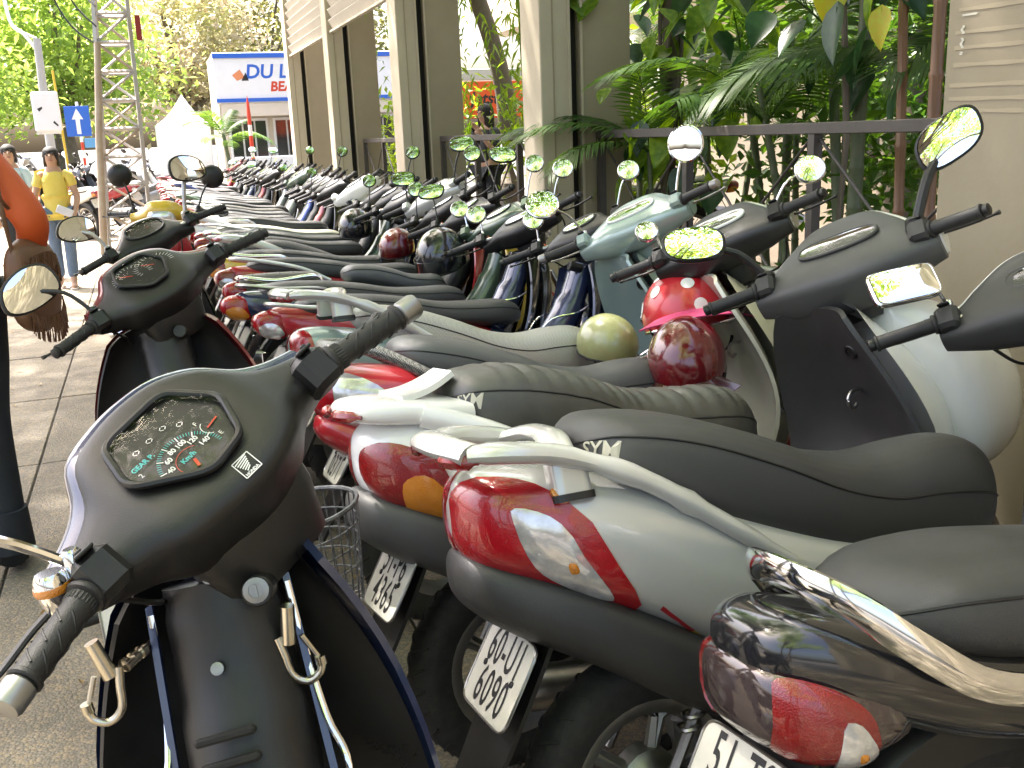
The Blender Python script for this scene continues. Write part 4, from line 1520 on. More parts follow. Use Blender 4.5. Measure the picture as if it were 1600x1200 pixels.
l3 = underbone('motorbike', .05, 7.4, -1.65, .12, -.2, dict(
    paint=PRED, seat=VIN, front=PRED, inner=BLK, spine=PRED, cowl=BLK, rim=PYEL, bar=(.79, 0, 1.0), mirrors=[
        dict(side=1, shape='round', shell=BLK, sr=.006, off=(-.03, .08, .2), nrm=(-1, 0, .1), depth=.04, scale=1.3),
        dict(side=-1, shape='round', shell=BLK, sr=.006, off=(-.03, -.08, .2), nrm=(-1, 0, .1), depth=.04, scale=1.3)]))
tag(l3, 'motorbike facing the camera with red and yellow front and black mirror backs', 'motorbike', LG)

# ------------------------------------------------------------------ ground
def slab_mat(name, base, spk, spk2):
    m = bpy.data.materials.new(name)
    m.use_nodes = True
    t = m.node_tree
    b = t.nodes['Principled BSDF']
    b.inputs['Roughness'].default_value = .8
    tc = t.nodes.new('ShaderNodeTexCoord')
    geo = t.nodes.new('ShaderNodeNewGeometry')
    vo = t.nodes.new('ShaderNodeTexVoronoi')
    vo.inputs['Scale'].default_value = 120
    t.links.new(geo.outputs['Position'], vo.inputs['Vector'])
    cr = t.nodes.new('ShaderNodeValToRGB')
    e = cr.color_ramp.elements
    e[0].position = .0
    e[0].color = (*spk, 1)
    e[1].position = 1.
    e[1].color = (*base, 1)
    k = e.new(.42)
    k.color = (*base, 1)
    t.links.new(vo.outputs['Distance'], cr.inputs['Fac'])
    bw = t.nodes.new('ShaderNodeSeparateColor')
    t.links.new(vo.outputs['Color'], bw.inputs['Color'])
    mx = t.nodes.new('ShaderNodeMix')
    mx.data_type = 'RGBA'
    mx.inputs['B'].default_value = (*spk2, 1)
    gt = t.nodes.new('ShaderNodeMath')
    gt.operation = 'GREATER_THAN'
    gt.inputs[1].default_value = .72
    t.links.new(bw.outputs['Red'], gt.inputs[0])
    t.links.new(gt.outputs[0], mx.inputs['Factor'])
    t.links.new(cr.outputs['Color'], mx.inputs['A'])
    no = t.nodes.new('ShaderNodeTexNoise')
    no.inputs['Scale'].default_value = 1.7
    no.inputs['Detail'].default_value = 8
    no.inputs['Roughness'].default_value = .7
    t.links.new(geo.outputs['Position'], no.inputs['Vector'])
    c2 = t.nodes.new('ShaderNodeValToRGB')
    c2.color_ramp.elements[0].position = .34
    c2.color_ramp.elements[0].color = (.52, .49, .44, 1)
    c2.color_ramp.elements[1].position = .62
    c2.color_ramp.elements[1].color = (1.12, 1.08, 1.0, 1)
    t.links.new(no.outputs['Fac'], c2.inputs['Fac'])
    oi = t.nodes.new('ShaderNodeObjectInfo')
    mr = t.nodes.new('ShaderNodeMapRange')
    mr.inputs['To Min'].default_value = .82
    mr.inputs['To Max'].default_value = 1.12
    t.links.new(oi.outputs['Random'], mr.inputs['Value'])
    mu = t.nodes.new('ShaderNodeMix')
    mu.data_type = 'RGBA'
    mu.blend_type = 'MULTIPLY'
    mu.inputs['Factor'].default_value = 1
    t.links.new(mx.outputs['Result'], mu.inputs['A'])
    t.links.new(c2.outputs['Color'], mu.inputs['B'])
    mu2 = t.nodes.new('ShaderNodeVectorMath')
    mu2.operation = 'SCALE'
    t.links.new(mu.outputs['Result'], mu2.inputs[0])
    t.links.new(mr.outputs['Result'], mu2.inputs['Scale'])
    t.links.new(mu2.outputs[0], b.inputs['Base Color'])
    bp = t.nodes.new('ShaderNodeBump')
    bp.inputs['Strength'].default_value = .7
    bp.inputs['Distance'].default_value = .003
    t.links.new(vo.outputs['Distance'], bp.inputs['Height'])
    bp.invert = True
    t.links.new(bp.outputs['Normal'], b.inputs['Normal'])
    MATS[name] = m
    return m


SLAB = slab_mat('pebble-dash paving', (.19, .172, .145), (.36, .33, .28), (.30, .25, .18))
ASPH = mat('asphalt', (.075, .073, .07), .85, nscale=3, namt=.6, rgb2=(.12, .115, .105), bump=.5, bscale=160)
MORT = mat('joint dirt', (.05, .045, .038), .95, nscale=12, namt=.5, rgb2=(.09, .075, .06))
KERB = mat('kerb concrete', (.30, .29, .27), .8, nscale=6, namt=.5, rgb2=(.2, .19, .17), bump=.4, bscale=80)

g = MB()
g.add([(-900, -400, -.13), (900, -400, -.13), (900, 1800, -.13), (-900, 1800, -.13)], [(0, 1, 2, 3)])
tag(g.build('street', ASPH, smooth=False), kind='structure')
pv = MB()
pv.box((-.30, 12.4, -.066), (5.4, 29.2, .112))
pav = tag(pv.build('pavement', MORT, smooth=False), kind='structure')
sx, sy = 1.2, 1.34
proto = {}
k = 0
for i in range(5):
    for j in range(22):
        x0, y0 = -3.0 + sx * i, -2.2 + sy * j + .38
        x1 = min(x0 + sx, 2.38)
        key = round(x1 - x0, 3)
        if key not in proto:
            m = MB()
            m.box((0, 0, 0), (x1 - x0 - .009, sy - .009, .03), None, .004)
            proto[key] = m.build('paving_slab', SLAB, pav, smooth=False)
            o = proto[key]
        else:
            o = bpy.data.objects.new('paving_slab', proto[key].data)
            col.objects.link(o)
            o.parent = pav
        o.location = ((x0 + x1) / 2, y0 + sy / 2, -.015 + random.uniform(-.0025, .0015))
        o.rotation_euler = (random.uniform(-.0012, .0012), random.uniform(-.0012, .0012), 0)
kb = MB()
kb.box((0, 0, 0), (.2, .985, .17), None, .012)
kerb = tag(kb.build('kerb', KERB, smooth=False), kind='structure')
kerb.location = (-3.1, 27.0, -.07)
for j in range(29):
    o = bpy.data.objects.new('kerb_stone', kb_data if j else kerb.data)
    kb_data = kerb.data
    col.objects.link(o)
    o.parent = kerb
    o.location = (random.uniform(-.004, .004), -1.0 * (j + 1), random.uniform(-.004, .004))
# fallen leaves and litter on the paving
LITT = leafmat('dry leaf', (.22, .13, .04), (.32, .22, .07), .2)
lf = MB()
for k in range(16):
    a = pi * 2 * k / 16
for k in range(420):
    x, y, a, s = random.uniform(-2.6, 1.2), random.uniform(2.5, 20), random.uniform(0, 6.3), random.uniform(.012, .03)
    T = Matrix.Translation((x, y, .006)) @ Matrix.Rotation(a, 4, 'Z') @ Matrix.Rotation(random.uniform(-.4, .4), 4, 'X')
    lf.add([(-s, 0, 0), (0, -s * .4, .003), (s, 0, .002), (0, s * .4, .004)], [(0, 1, 2, 3)], T)
tag(lf.build('fallen_leaves', LITT, smooth=False), 'small dry leaves scattered over the paving', 'leaves', kind='stuff')

# ------------------------------------------------------------------ colonnade
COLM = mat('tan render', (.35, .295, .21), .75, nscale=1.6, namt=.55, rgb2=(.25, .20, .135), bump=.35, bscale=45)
COLL = mat('sky-lit tan render', (.52, .45, .34), .75, nscale=1.8, namt=.5, rgb2=(.37, .31, .225), bump=.35, bscale=45)  # tan render lightened: street sky-light on the column fronts put into the colour
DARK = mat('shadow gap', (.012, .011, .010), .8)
IRON = mat('painted iron', (.05, .042, .038), .5, nscale=20, namt=.4, rgb2=(.1, .08, .07))
SLAT = mat('louvre paint', (.55, .50, .42), .6, nscale=8, namt=.4, rgb2=(.42, .38, .3))
ROWC = 'tan columns of the arcade'


def column(y, h, label):
    c = empty('arcade_column', (2.4, y, 0))
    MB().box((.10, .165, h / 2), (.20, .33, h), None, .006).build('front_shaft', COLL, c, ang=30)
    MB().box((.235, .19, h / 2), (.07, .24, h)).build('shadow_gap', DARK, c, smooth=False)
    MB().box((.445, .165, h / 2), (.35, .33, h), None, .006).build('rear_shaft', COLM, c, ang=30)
    MB().box((.192, -.006, h / 2), (.018, .012, h)).build('edge_bead', COLL, c, smooth=False)
    MB().box((.278, -.004, h / 2), (.014, .01, h)).build('edge_bead', COLL, c, smooth=False)
    MB().box((.085, -.003, h / 2), (.008, .008, h)).build('edge_bead', COLM, c, smooth=False)
    MB().box((.30, .165, .09), (.66, .40, .18), None, .012).build('plinth', COLM, c, ang=30)
    tag(c, label, 'column', ROWC)


column(6.0, 4.2, 'tan column nearest the drooping palm frond')
column(9.6, 4.2, 'tan column left of the woman in black')
column(13.2, 4.2, 'narrow tan column between two louvre panels')
column(16.8, 3.9, 'farthest tan column with its top in full sun')
wl = empty('pillar_wall', (2.4, 0, 0))
MB().box((.28, -3.0, 2.1), (.56, 11.2, 4.2), None, .008).build('wall_face', COLM, wl, ang=30)
for k, (z, y0, y1) in enumerate(((1.735, 2.1, 2.52), (1.695, 1.9, 2.55), (1.63, 2.0, 2.56), (1.585, 2.0, 2.56), (1.535, 2.1, 2.56), (1.475, 2.0, 2.57), (1.435, 2.0, 2.57), (1.40, 2.15, 2.56))):
    s_ = MB()
    n = 26
    s_.grid(lambda u, v: (-.0015, y0 + (y1 - y0) * u, z + (v - .5) * (.012 + .002 * sin(u * 17 + k)) + .012 * u), n, 2, .001)
    s_.build('paint_streak', mat('faded paint', (.41, .34, .24), .8, nscale=60, namt=.6, rgb2=(.385, .315, .22)), wl, smooth=False)
for k, (z, dz) in enumerate(((1.648, .025), (1.61, .03), (1.58, .01), (1.69, .006))):
    MB().grid(lambda u, v: (-.0022, 2.535 - .004 * sin(9 * u + k) - .010 * v - (.05 if dz < .01 else 0) * v, z + dz * (u - .5)), 8, 2, .001).build('paint_chip', mat('chalky paint', (.62, .58, .50), .8), wl, smooth=False)
tag(wl, 'tan wall pier at the right with faded horizontal paint streaks', 'wall')
bm = MB()
bm.box((2.71, 9.3, 4.45), (.7, 16.2, .5), None, .01)
tag(bm.build('lintel_beam', COLL, smooth=False), 'tan beam resting on the columns above the louvres', 'beam')


def louvre(y0, y1, label):
    l = empty('louvre_panel', (2.46, y0, 2.70))
    MB().box((0, (y1 - y0) / 2, .012), (.05, y1 - y0 - .01, .024)).build('bottom_rail', SLAT, l, smooth=False)
    pm0 = None
    for k in range(9):
        if pm0 is None:
            m = MB()
            m.box((0, 0, 0), (.014, y1 - y0 - .012, .135), Matrix.Rotation(-.5, 4, 'Y'), .003)
            o = m.build('slat', SLAT, l, smooth=False)
            pm0 = o
        else:
            o = bpy.data.objects.new('slat', pm0.data)
            col.objects.link(o)
            o.parent = l
        o.location = (0, (y1 - y0) / 2, .09 + .125 * k)
    for yy_ in (.02, y1 - y0 - .02):
        MB().box((.03, yy_, .6), (.03, .03, 1.2)).build('stile', SLAT, l, smooth=False)
    tag(l, label, 'louvre', 'sloping louvre panels between the columns')


louvre(6.34, 9.59, 'louvre panel over the woman in black')
louvre(9.94, 13.19, 'larger visible louvre panel between two tan columns')
louvre(13.54, 16.79, 'far louvre panel next to the sunlit column')


def railing(y0, y1, label):
    r_ = empty('iron_railing', (2.78, y0, 0))
    L = y1 - y0
    MB().box((0, L / 2, 1.365), (.045, L, .05), None, .004).build('top_rail', IRON, r_, smooth=False)
    MB().box((0, L / 2, .42), (.04, L, .04), None, .004).build('bottom_rail', IRON, r_, smooth=False)
    n = max(2, int(L / .95) + 1)
    for k in range(n):
        y = .03 + (L - .06) * k / (n - 1)
        MB().box((0, y, .69), (.045, .045, 1.30)).build('post', IRON, r_, smooth=False)
        if k < n - 1:
            yn = .03 + (L - .06) * (k + 1) / (n - 1)
            MB().tube([(-.006, y, 1.34), (-.006, yn, .44)], .007, 6).build('brace', IRON, r_)
            MB().tube([(.008, yn, 1.34), (.008, y, .44)], .007, 6).build('brace', IRON, r_)
    tag(r_, label, 'railing', 'brown iron railings between the columns')


railing(2.62, 5.98, 'brown iron railing with crossed braces beside the tan wall pier')
railing(6.36, 9.58, 'brown iron railing in front of the woman in black')
railing(9.96, 13.18, 'brown iron railing under the larger louvre panel')

# garden behind the railings
SOIL = mat('garden soil', (.06, .045, .03), .95, nscale=6, namt=.6, rgb2=(.1, .075, .05), bump=.8, bscale=60)
gb = MB()
gb.box((5.2, 10.0, -.02), (4.9, 19, .22))
tag(gb.build('garden_bed', SOIL, smooth=False), kind='structure')
pl = MB()
pl.box((2.86, 9.6, .17), (.3, 14.5, .34), None, .01)
tag(pl.build('planter_kerb', COLM, smooth=False), 'low tan planter kerb under the railings', 'kerb')
CREAMW = mat('cream wall', (.66, .58, .46), .8, nscale=1.5, namt=.4, rgb2=(.55, .48, .38))
WINM = mat('dark window glass', (.02, .024, .024), .08, coat=.5)
FRM = mat('brown timber frame', (.09, .05, .03), .5, nscale=12, namt=.5, rgb2=(.14, .08, .05))
rb = empty('restaurant_building', (8.0, 0, 0))
MB().box((.3, 5.2, 3.2), (.6, 11.5, 6.4)).build('wall', CREAMW, rb, smooth=False)
MB().box((.3, 17.5, 5.0), (.6, 12.0, 2.8)).build('wall', CREAMW, rb, smooth=False)
MB().box((1.6, 17.5, 1.8), (.2, 12.0, 3.6)).build('wall', CREAMW, rb, smooth=False)
for k, y in enumerate((1.2, 3.8, 6.4, 9.0)):
    f = MB().box((-.012, y, 1.9), (.06, 1.7, 2.5)).build('window', FRM, rb, smooth=False)
    for a in (-.41, .41):
        MB().box((-.05, y + a, 1.9), (.02, .76, 2.3)).build('pane', WINM, f, smooth=False)
MB().box((-.5, 6.5, 3.4), (1.2, 14, .12)).build('canopy', FRM, rb, smooth=False)
tag(rb, 'cream building with dark timber windows behind the garden plants', 'building')
jp = empty('orange_sign', (6.5, 18.2, 0))
MB().box((0, 0, 2.0), (2.6, .08, .66), None, .01).build('panel', mat('orange sign', (.72, .10, .015), .4), jp, smooth=False)
MB().box((0, 0, 2.45), (2.6, .07, .2), None, .01).build('header', mat('pale sign', (.5, .52, .5), .4), jp, smooth=False)
v_, f_ = text_mesh('Jetstar', .30, .008, 1.0, .2)
m = MB()
m.add([(x - .25, -.045, z + 2.02) for x, z, _ in v_], f_)
m.build('lettering', mat('sign black', (.02, .02, .02), .5), jp, smooth=False)
for s in (-1, 1):
    MB().tube([(s * 1.2, .05, 0), (s * 1.2, .05, 2.5)], .03, 8).build('leg', IRON, jp)
tag(jp, 'orange sign with black lettering behind the garden woman', 'sign')

# ------------------------------------------------------------------ plants
PALML = leafmat('palm leaflet', (.028, .075, .012), (.075, .15, .022), .42, 3)
POTH = leafmat('pothos leaf', (.09, .19, .015), (.24, .36, .04), .55, 4, .35)
POTD = leafmat('dark pothos leaf', (.015, .05, .016), (.03, .085, .028), .3, 4, .35)
YLF = leafmat('yellow leaf', (.5, .42, .02), (.42, .48, .03), .5, 5, .4)
BAML = leafmat('bamboo leaf', (.08, .16, .02), (.19, .27, .035), .5, 3)
SHRB = leafmat('shrub leaf', (.025, .075, .012), (.08, .16, .022), .42, 2)
TREEL = leafmat('street tree leaf', (.045, .12, .012), (.11, .21, .02), .5, .8)
TREEY = leafmat('bright tree leaf', (.17, .27, .06), (.31, .40, .11), .5, .5)
TREED = leafmat('dusty tree leaf', (.085, .10, .03), (.15, .15, .05), .45, .6)
TREEP = leafmat('blossom leaf', (.42, .36, .27), (.32, .34, .16), .5, .5)
BARK = mat('bark', (.13, .105, .08), .9, nscale=7, namt=.6, rgb2=(.22, .19, .15), bump=1., bscale=30)
STEMG = mat('green palm stem', (.085, .115, .05), .5, nscale=14, namt=.6, rgb2=(.16, .15, .09), bump=.4, bscale=40)
BAMB = mat('brown bamboo', (.20, .10, .05), .45, nscale=8, namt=.6, rgb2=(.13, .075, .04), bump=.2, bscale=60)


def frond_mesh(name, L, arch, nl, ll, droop, lw=.02, seed=0):
    """feather palm leaf along +x, arching down"""
    rg = random.Random(seed)
    m = MB()
    sp = [Vector((L * t * (1 - .12 * t * t), 0, arch * L * (t - 1.35 * t * t))) for t in [k / 14 for k in range(15)]]
    m.tube(sp, [.008 - .006 * k / 14 for k in range(15)], 5)
    pp = smooth_path(sp, 4)
    for k in range(nl):
        f = .12 + .86 * k / nl
        i = min(len(pp) - 2, int(f * (len(pp) - 1)))
        p, t = pp[i], (pp[i + 1] - pp[i]).normalized()
        for s in (1, -1):
            l_ = ll * (sin(pi * (f * .85 + .12)) ** .6) * rg.uniform(.85, 1.1)
            d = (t * (.55 + .5 * f) + Vector((0, s, 0)) * 1. + Vector((0, 0, .28))).normalized()
            pts = []
            for q in range(5):
                u = q / 4
                c = p + d * (l_ * u) + Vector((0, 0, -droop * l_ * u * u * rg.uniform(.85, 1.15)))
                wd = lw * (sin(pi * min(1, u * .9 + .1)) ** .7 + .02) * .5
                side = t * wd
                pts.append((c - side, c + side))
            vs = [v for a in pts for v in a]
            m.add(vs, [(2 * q, 2 * q + 1, 2 * q + 3, 2 * q + 2) for q in range(4)])
    o = m.build(name, PALML, None, ang=80)
    me = o.data
    bpy.data.objects.remove(o)
    return me


FR = [frond_mesh('frond', 1.25, .42, 34, .36, .5, .024, 1), frond_mesh('frond', 1.0, .25, 30, .32, .7, .022, 2), frond_mesh('frond', 1.5, .55, 40, .42, .45, .026, 3)]


def palm(name, loc, stems, label, rg, n_fr=6, group=None, sc=1.):
    p = empty(name, loc)
    for (dx, dy, h, lx, ly, r0) in stems:
        a = Vector((dx, dy, 0))
        b = Vector((dx + lx, dy + ly, h))
        pts = [a + (b - a) * t + Vector((lx, ly, 0)) * (t * t - t) * .4 for t in [k / 12 for k in range(13)]]
        m = MB()
        rr = []
        pp = []
        for k, q in enumerate(pts[:-1]):
            n_ = pts[k + 1]
            pp += [q, q + (n_ - q) * .06, q + (n_ - q) * .12, q + (n_ - q) * .94]
            rk = r0 * (1 - .35 * k / 12)
            rr += [rk * 1.12, rk * 1.12, rk, rk]
        m.tube(pp, rr, 10)
        m.build('stem', STEMG, p)
        for k in range(n_fr):
            o = bpy.data.objects.new('frond', FR[rg.randrange(3)])
            col.objects.link(o)
            o.parent = p
            az = 2 * pi * k / n_fr + rg.uniform(-.4, .4)
            o.location = b - (b - a).normalized() * rg.uniform(0, .35)
            o.rotation_euler = (rg.uniform(-.3, .3), -rg.uniform(.15, 1.05), az)
            s = rg.uniform(.75, 1.1) * sc
            o.scale = (s, s, s)
    tag(p, label, 'palm', group)
    return p


rg = random.Random(5)
GP = 'feather palms in the garden'
palm('areca_palm', (3.55, 4.45, .1), [(0, 0, 2.5, .05, .0, .045), (.15, .25, 2.1, -.1, .1, .035), (.3, -.2, 1.7, .2, -.15, .032), (-.05, .4, 1.5, -.15, .2, .028)], 'feather palm with thick green ringed stem near the tan wall pier', rg, 7, GP)
palm('areca_palm', (4.5, 6.6, .1), [(0, 0, 2.0, -.25, .1, .035), (.2, .1, 2.6, .1, .1, .04), (.1, -.2, 1.3, -.1, -.1, .03)], 'feather palm in the garden behind the round chrome mirror', rg, 7, GP)
palm('areca_palm', (3.7, 7.4, .1), [(0, 0, 1.2, -.05, -.1, .03), (.2, .2, 1.75, .1, .2, .03)], 'low feather palm whose frond droops over the tan column', rg, 6, GP)
palm('areca_palm', (4.3, 3.55, .1), [(0, 0, 2.3, -.1, .1, .04), (.2, .2, 1.6, .1, .1, .035)], 'feather palm partly hidden behind the wall pier', rg, 7, GP)
palm('areca_palm', (4.6, 7.6, .1), [(0, 0, 2.4, -.1, .1, .035), (.3, .1, 1.9, .2, -.2, .03)], 'feather palm deep in the garden behind the tan column', rg, 7, GP)
# the frond that droops in front of the column
dp = palm('areca_palm', (3.05, 5.75, .3), [(0, 0, .95, -.02, .02, .022)], 'small palm leaning a frond past the iron railing over the column', rg, 0, GP)
for az, ry, s in ((2.85, -.25, .8), (3.3, -.0, .7), (2.5, -.4, .7), (4.1, -.8, .7)):
    o = bpy.data.objects.new('frond', FR[0])
    col.objects.link(o)
    o.parent = dp
    o.location = (-.02, .02, .95)
    o.rotation_euler = (0, ry, az)
    o.scale = (s, s, s)


def heart_leaf(w=.5, L=1.):
    """heart-shaped leaf with a folded midrib, along +x, length 1"""
    m = MB()
    N = 8
    rows = []
    for k in range(N + 1):
        t = k / N
        hw = w * (sin(pi * t ** .62) ** .9) * (1 - .15 * t)
        x = t * L - .02
        back = -.10 * (1 - t) ** 3
        row = [(x + back, -hw, .08 * hw), (x, -hw * .5, -.03 * hw - .02), (x, 0, -.05 * sin(pi * t)), (x, hw * .5, -.03 * hw - .02), (x + back, hw, .08 * hw)]
        rows.append([Vector((a, b, c - .22 * t * t)) for a, b, c in row])
    m.loft(rows, closed=False)
    o = m.build('leaf', POTH, None, ang=80)
    me = o.data
    bpy.data.objects.remove(o)
    return me


HL = heart_leaf(.36)


def leafobj(parent, loc, s, rg, m_=None, face=None):
    o = bpy.data.objects.new('leaf', HL)
    col.objects.link(o)
    o.parent = parent
    o.location = loc
    az = rg.uniform(2.2, 5.6) if face is None else face
    o.rotation_euler = (rg.uniform(-.6, .6), rg.uniform(.35, 1.25), az)
    o.scale = (s, s, s)
    if m_:
        o.material_slots[0].link = 'OBJECT'
        o.material_slots[0].material = m_
    return o


pv_ = empty('pothos_vine', (3.30, 5.98, .1))
m = MB()
for k in range(4):
    a = k * 1.6
    m.tube([(.07 * cos(a + z * 2.2), .07 * sin(a + z * 2.2), z) for z in [q * .16 for q in range(20)]], .014, 6)
m.tube([(0, 0, 0), (.02, .02, 1.6), (-.02, .0, 3.2)], [.07, .06, .05], 10)
m.build('stem', BARK, pv_)
for k in range(190):
    z = rg.uniform(.9, 3.0)
    a = rg.uniform(0, 6.3)
    r_ = rg.uniform(.06, .62) * (1.1 if z > 1.2 else .7)
    leafobj(pv_, (r_ * cos(a) - .1, r_ * sin(a) * 1.2 - .15, z), rg.uniform(.12, .24), rg, POTD if rg.random() < .25 else None)
tag(pv_, 'climbing vine with large bright heart-shaped leaves behind the railing', 'plant')
pv2 = empty('climbing_vine', (3.25, 4.25, .1))
m = MB()
m.tube([(0, 0, 0), (.05, -.05, 1.2), (-.02, .0, 2.6)], [.022, .018, .014], 8)
m.build('stem', BARK, pv2)
for k in range(34):
    z = rg.uniform(1.35, 2.6)
    leafobj(pv2, (rg.uniform(-.35, .35), rg.uniform(-.75, .5), z), rg.uniform(.14, .26), rg, POTD)
leafobj(pv2, (-.25, -.62, 1.74), .17, rg, YLF, 3.6).rotation_euler = (.15, 1.35, 3.5)
leafobj(pv2, (-.22, -.25, 1.95), .26, rg, YLF, 3.6).rotation_euler = (-.2, 1.3, 3.8)
leafobj(pv2, (-.2, -.50, 1.86), .2, rg, None, 3.2)
tag(pv2, 'dark hanging vine with two yellow leaves near the tan wall pier', 'plant')


def bamboo(loc, stems, label, m_, leaves, rg, group, lr=(.1, .2)):
    b = empty('bamboo_clump', loc)
    for (dx, dy, h, lx, ly, r0) in stems:
        m = MB()
        n = int(h / .28)
        pp, rr = [], []
        for k in range(n):
            t = k / n
            for f, g_ in ((0, 1.18), (.05, 1.18), (.09, 1.), (.95, 1.)):
                tt = (k + f) / n
                pp.append((dx + lx * tt * tt, dy + ly * tt * tt, h * tt))
                rr.append(r0 * g_ * (1 - .4 * t))
        m.tube(pp, rr, 9)
        m.build('culm', m_, b)
    if leaves:
        lm = MB()
        for k in range(leaves):
            s = stems[rg.randrange(len(stems))]
            t = rg.uniform(.25, 1.)
            c = Vector((s[0] + s[3] * t * t + rg.gauss(0, .22), s[1] + s[4] * t * t + rg.gauss(0, .22), s[2] * t + rg.gauss(0, .1)))
            l_ = rg.uniform(*lr)
            T = Matrix.Translation(c) @ Euler((rg.uniform(-.6, .6), rg.uniform(.2, 1.3), rg.uniform(0, 6.3))).to_matrix().to_4x4()
            lm.add([(0, 0, 0), (l_ * .35, -l_ * .07, .01), (l_ * .35, l_ * .07, .01), (l_, 0, -l_ * .15)], [(0, 1, 3), (0, 3, 2)], T)
        lm.build('foliage', BAML, b, smooth=False, kind='stuff')
    tag(b, label, 'bamboo', group)


GB = 'bamboo clumps in the garden'
bamboo((3.12, 3.42, .1), [(0, 0, 3.2, .1, .12, .032), (.1, .28, 3.2, -.05, .12, .026), (.22, -.1, 3.2, .12, .05, .03), (.05, -.22, 3.0, .02, -.02, .024)], 'orange-brown bamboo stems right beside the tan wall pier', BAMB, 0, rg, GB)
bamboo((3.3, 8.6, .1), [(0, 0, 4, -.1, .1, .016), (.15, .2, 4.2, -.2, .2, .015), (-.1, -.25, 4, -.1, -.2, .014), (.2, -.4, 4.2, .1, -.1, .016), (.3, .5, 4, .2, .2, .016)], 'thin bamboo with bright leaves beside the woman in black', BAML, 800, rg, GB)
bamboo((3.4, 12.2, .1), [(0, 0, 4, -.1, .1, .016), (.15, .2, 4.2, -.2, .2, .015), (-.1, -.25, 4, -.1, -.2, .014), (.2, -.4, 4.2, .1, -.1, .016)], 'leafy bamboo between the two middle columns', BAML, 1200, rg, GB)


def leaf_cloud(name, centers, n, size, m_, rg, parent=None, kind=None, flat=1.):
    """many small leaf faces gathered in clumps inside ellipsoids (x,y,z,rx,ry,rz)"""
    vs, fs = [], []
    tot = sum(c[3] * c[4] * c[5] for c in centers)
    for c in centers:
        k = max(3, int(n * c[3] * c[4] * c[5] / tot))
        ncl = max(2, k // 26)
        for _ in range(ncl):
            while True:
                d = Vector((rg.uniform(-1, 1), rg.uniform(-1, 1), rg.uniform(-1, 1)))
                if .25 < d.length < 1:
                    break
            d = d * (.55 + .45 * rg.random()) / max(.6, d.length)
            cc = Vector((c[0] + d.x * c[3], c[1] + d.y * c[4], c[2] + d.z * c[5]))
            cr_ = size * rg.uniform(2.2, 4.2)
            for _ in range(26):
                p = cc + Vector((rg.gauss(0, cr_ * .6), rg.gauss(0, cr_ * .6), rg.gauss(0, cr_ * .38)))
                s = size * rg.uniform(.6, 1.25)
                E = Euler((rg.gauss(0, .6), rg.gauss(0, .6), rg.uniform(0, 6.3))).to_matrix()
                o = len(vs)
                for q in ((-s * .5, 0, 0), (0, -s * .27, s * .05), (s * .5, 0, -s * .1), (0, s * .27, s * .05)):
                    vs.append(tuple(p + E @ Vector(q)))
                fs.append((o, o + 1, o + 2, o + 3))
    m = MB()
    m.v, m.f = vs, fs
    return m.build(name, m_, parent, smooth=False, kind=kind)


def tree(name, loc, h, centers, n, size, m_, label, rg, r0=.25, group=None, limbs=True):
    t = empty(name, loc)
    m = MB()
    top = Vector((centers[0][0] * .3, centers[0][1] * .3, h))
    m.tube(smooth_path([(0, 0, -.15), (.05, .02, h * .4), (top.x * .5, top.y * .5, h * .75), top], 4), [r0 * 1.25, r0, r0 * .85, r0 * .75, r0 * .7], 12)
    for c in centers:
        e = Vector(c[:3])
        for q in range(3):
            e2 = e + Vector((rg.uniform(-.6, .6) * c[3], rg.uniform(-.6, .6) * c[4], rg.uniform(-.2, .5) * c[5]))
            mid = top.lerp(e2, .5) + Vector((rg.uniform(-.3, .3), rg.uniform(-.3, .3), .3))
            m.tube(smooth_path([top - Vector((0, 0, .2)), mid, e2], 5), [r0 * .5, r0 * .3, r0 * .08], 7)
    m.build('trunk', BARK, t)
    leaf_cloud('crown', centers, n, size, m_, rg, t)
    tag(t, label, 'tree', group)
    return t


SH = 'leafy shrubs in the garden'
for i, (x, y, z, r_, lab, m_) in enumerate((
        (4.6, 4.9, 1.1, .9, 'dark leafy shrub under the palms by the wall pier', SHRB), (5.0, 6.4, 1.2, 1.0, 'leafy shrub behind the climbing vine', SHRB),
        (4.3, 8.4, 1.0, .8, 'bright shrub behind the tan column with the frond', BAML), (4.6, 10.6, 1.2, .9, 'bright shrub near the woman in black', BAML),
        (3.9, 14.6, 1.1, .8, 'shrub behind the narrow tan column', BAML), (5.6, 3.2, 1.5, 1.2, 'dark shrub at the back of the garden', SHRB))):
    t = empty('garden_shrub', (x, y, .1))
    MB().tube([(0, 0, 0), (.03, .02, z * .6), (0, 0, z)], [.03, .022, .012], 7).build('stem', BARK, t)
    leaf_cloud('foliage', [(0, 0, z, r_, r_, r_ * .9), (.3, .3, z + .6, r_ * .7, r_ * .7, r_ * .6)], 1500, .12, m_, rg, t)
    tag(t, lab, 'shrub', SH)

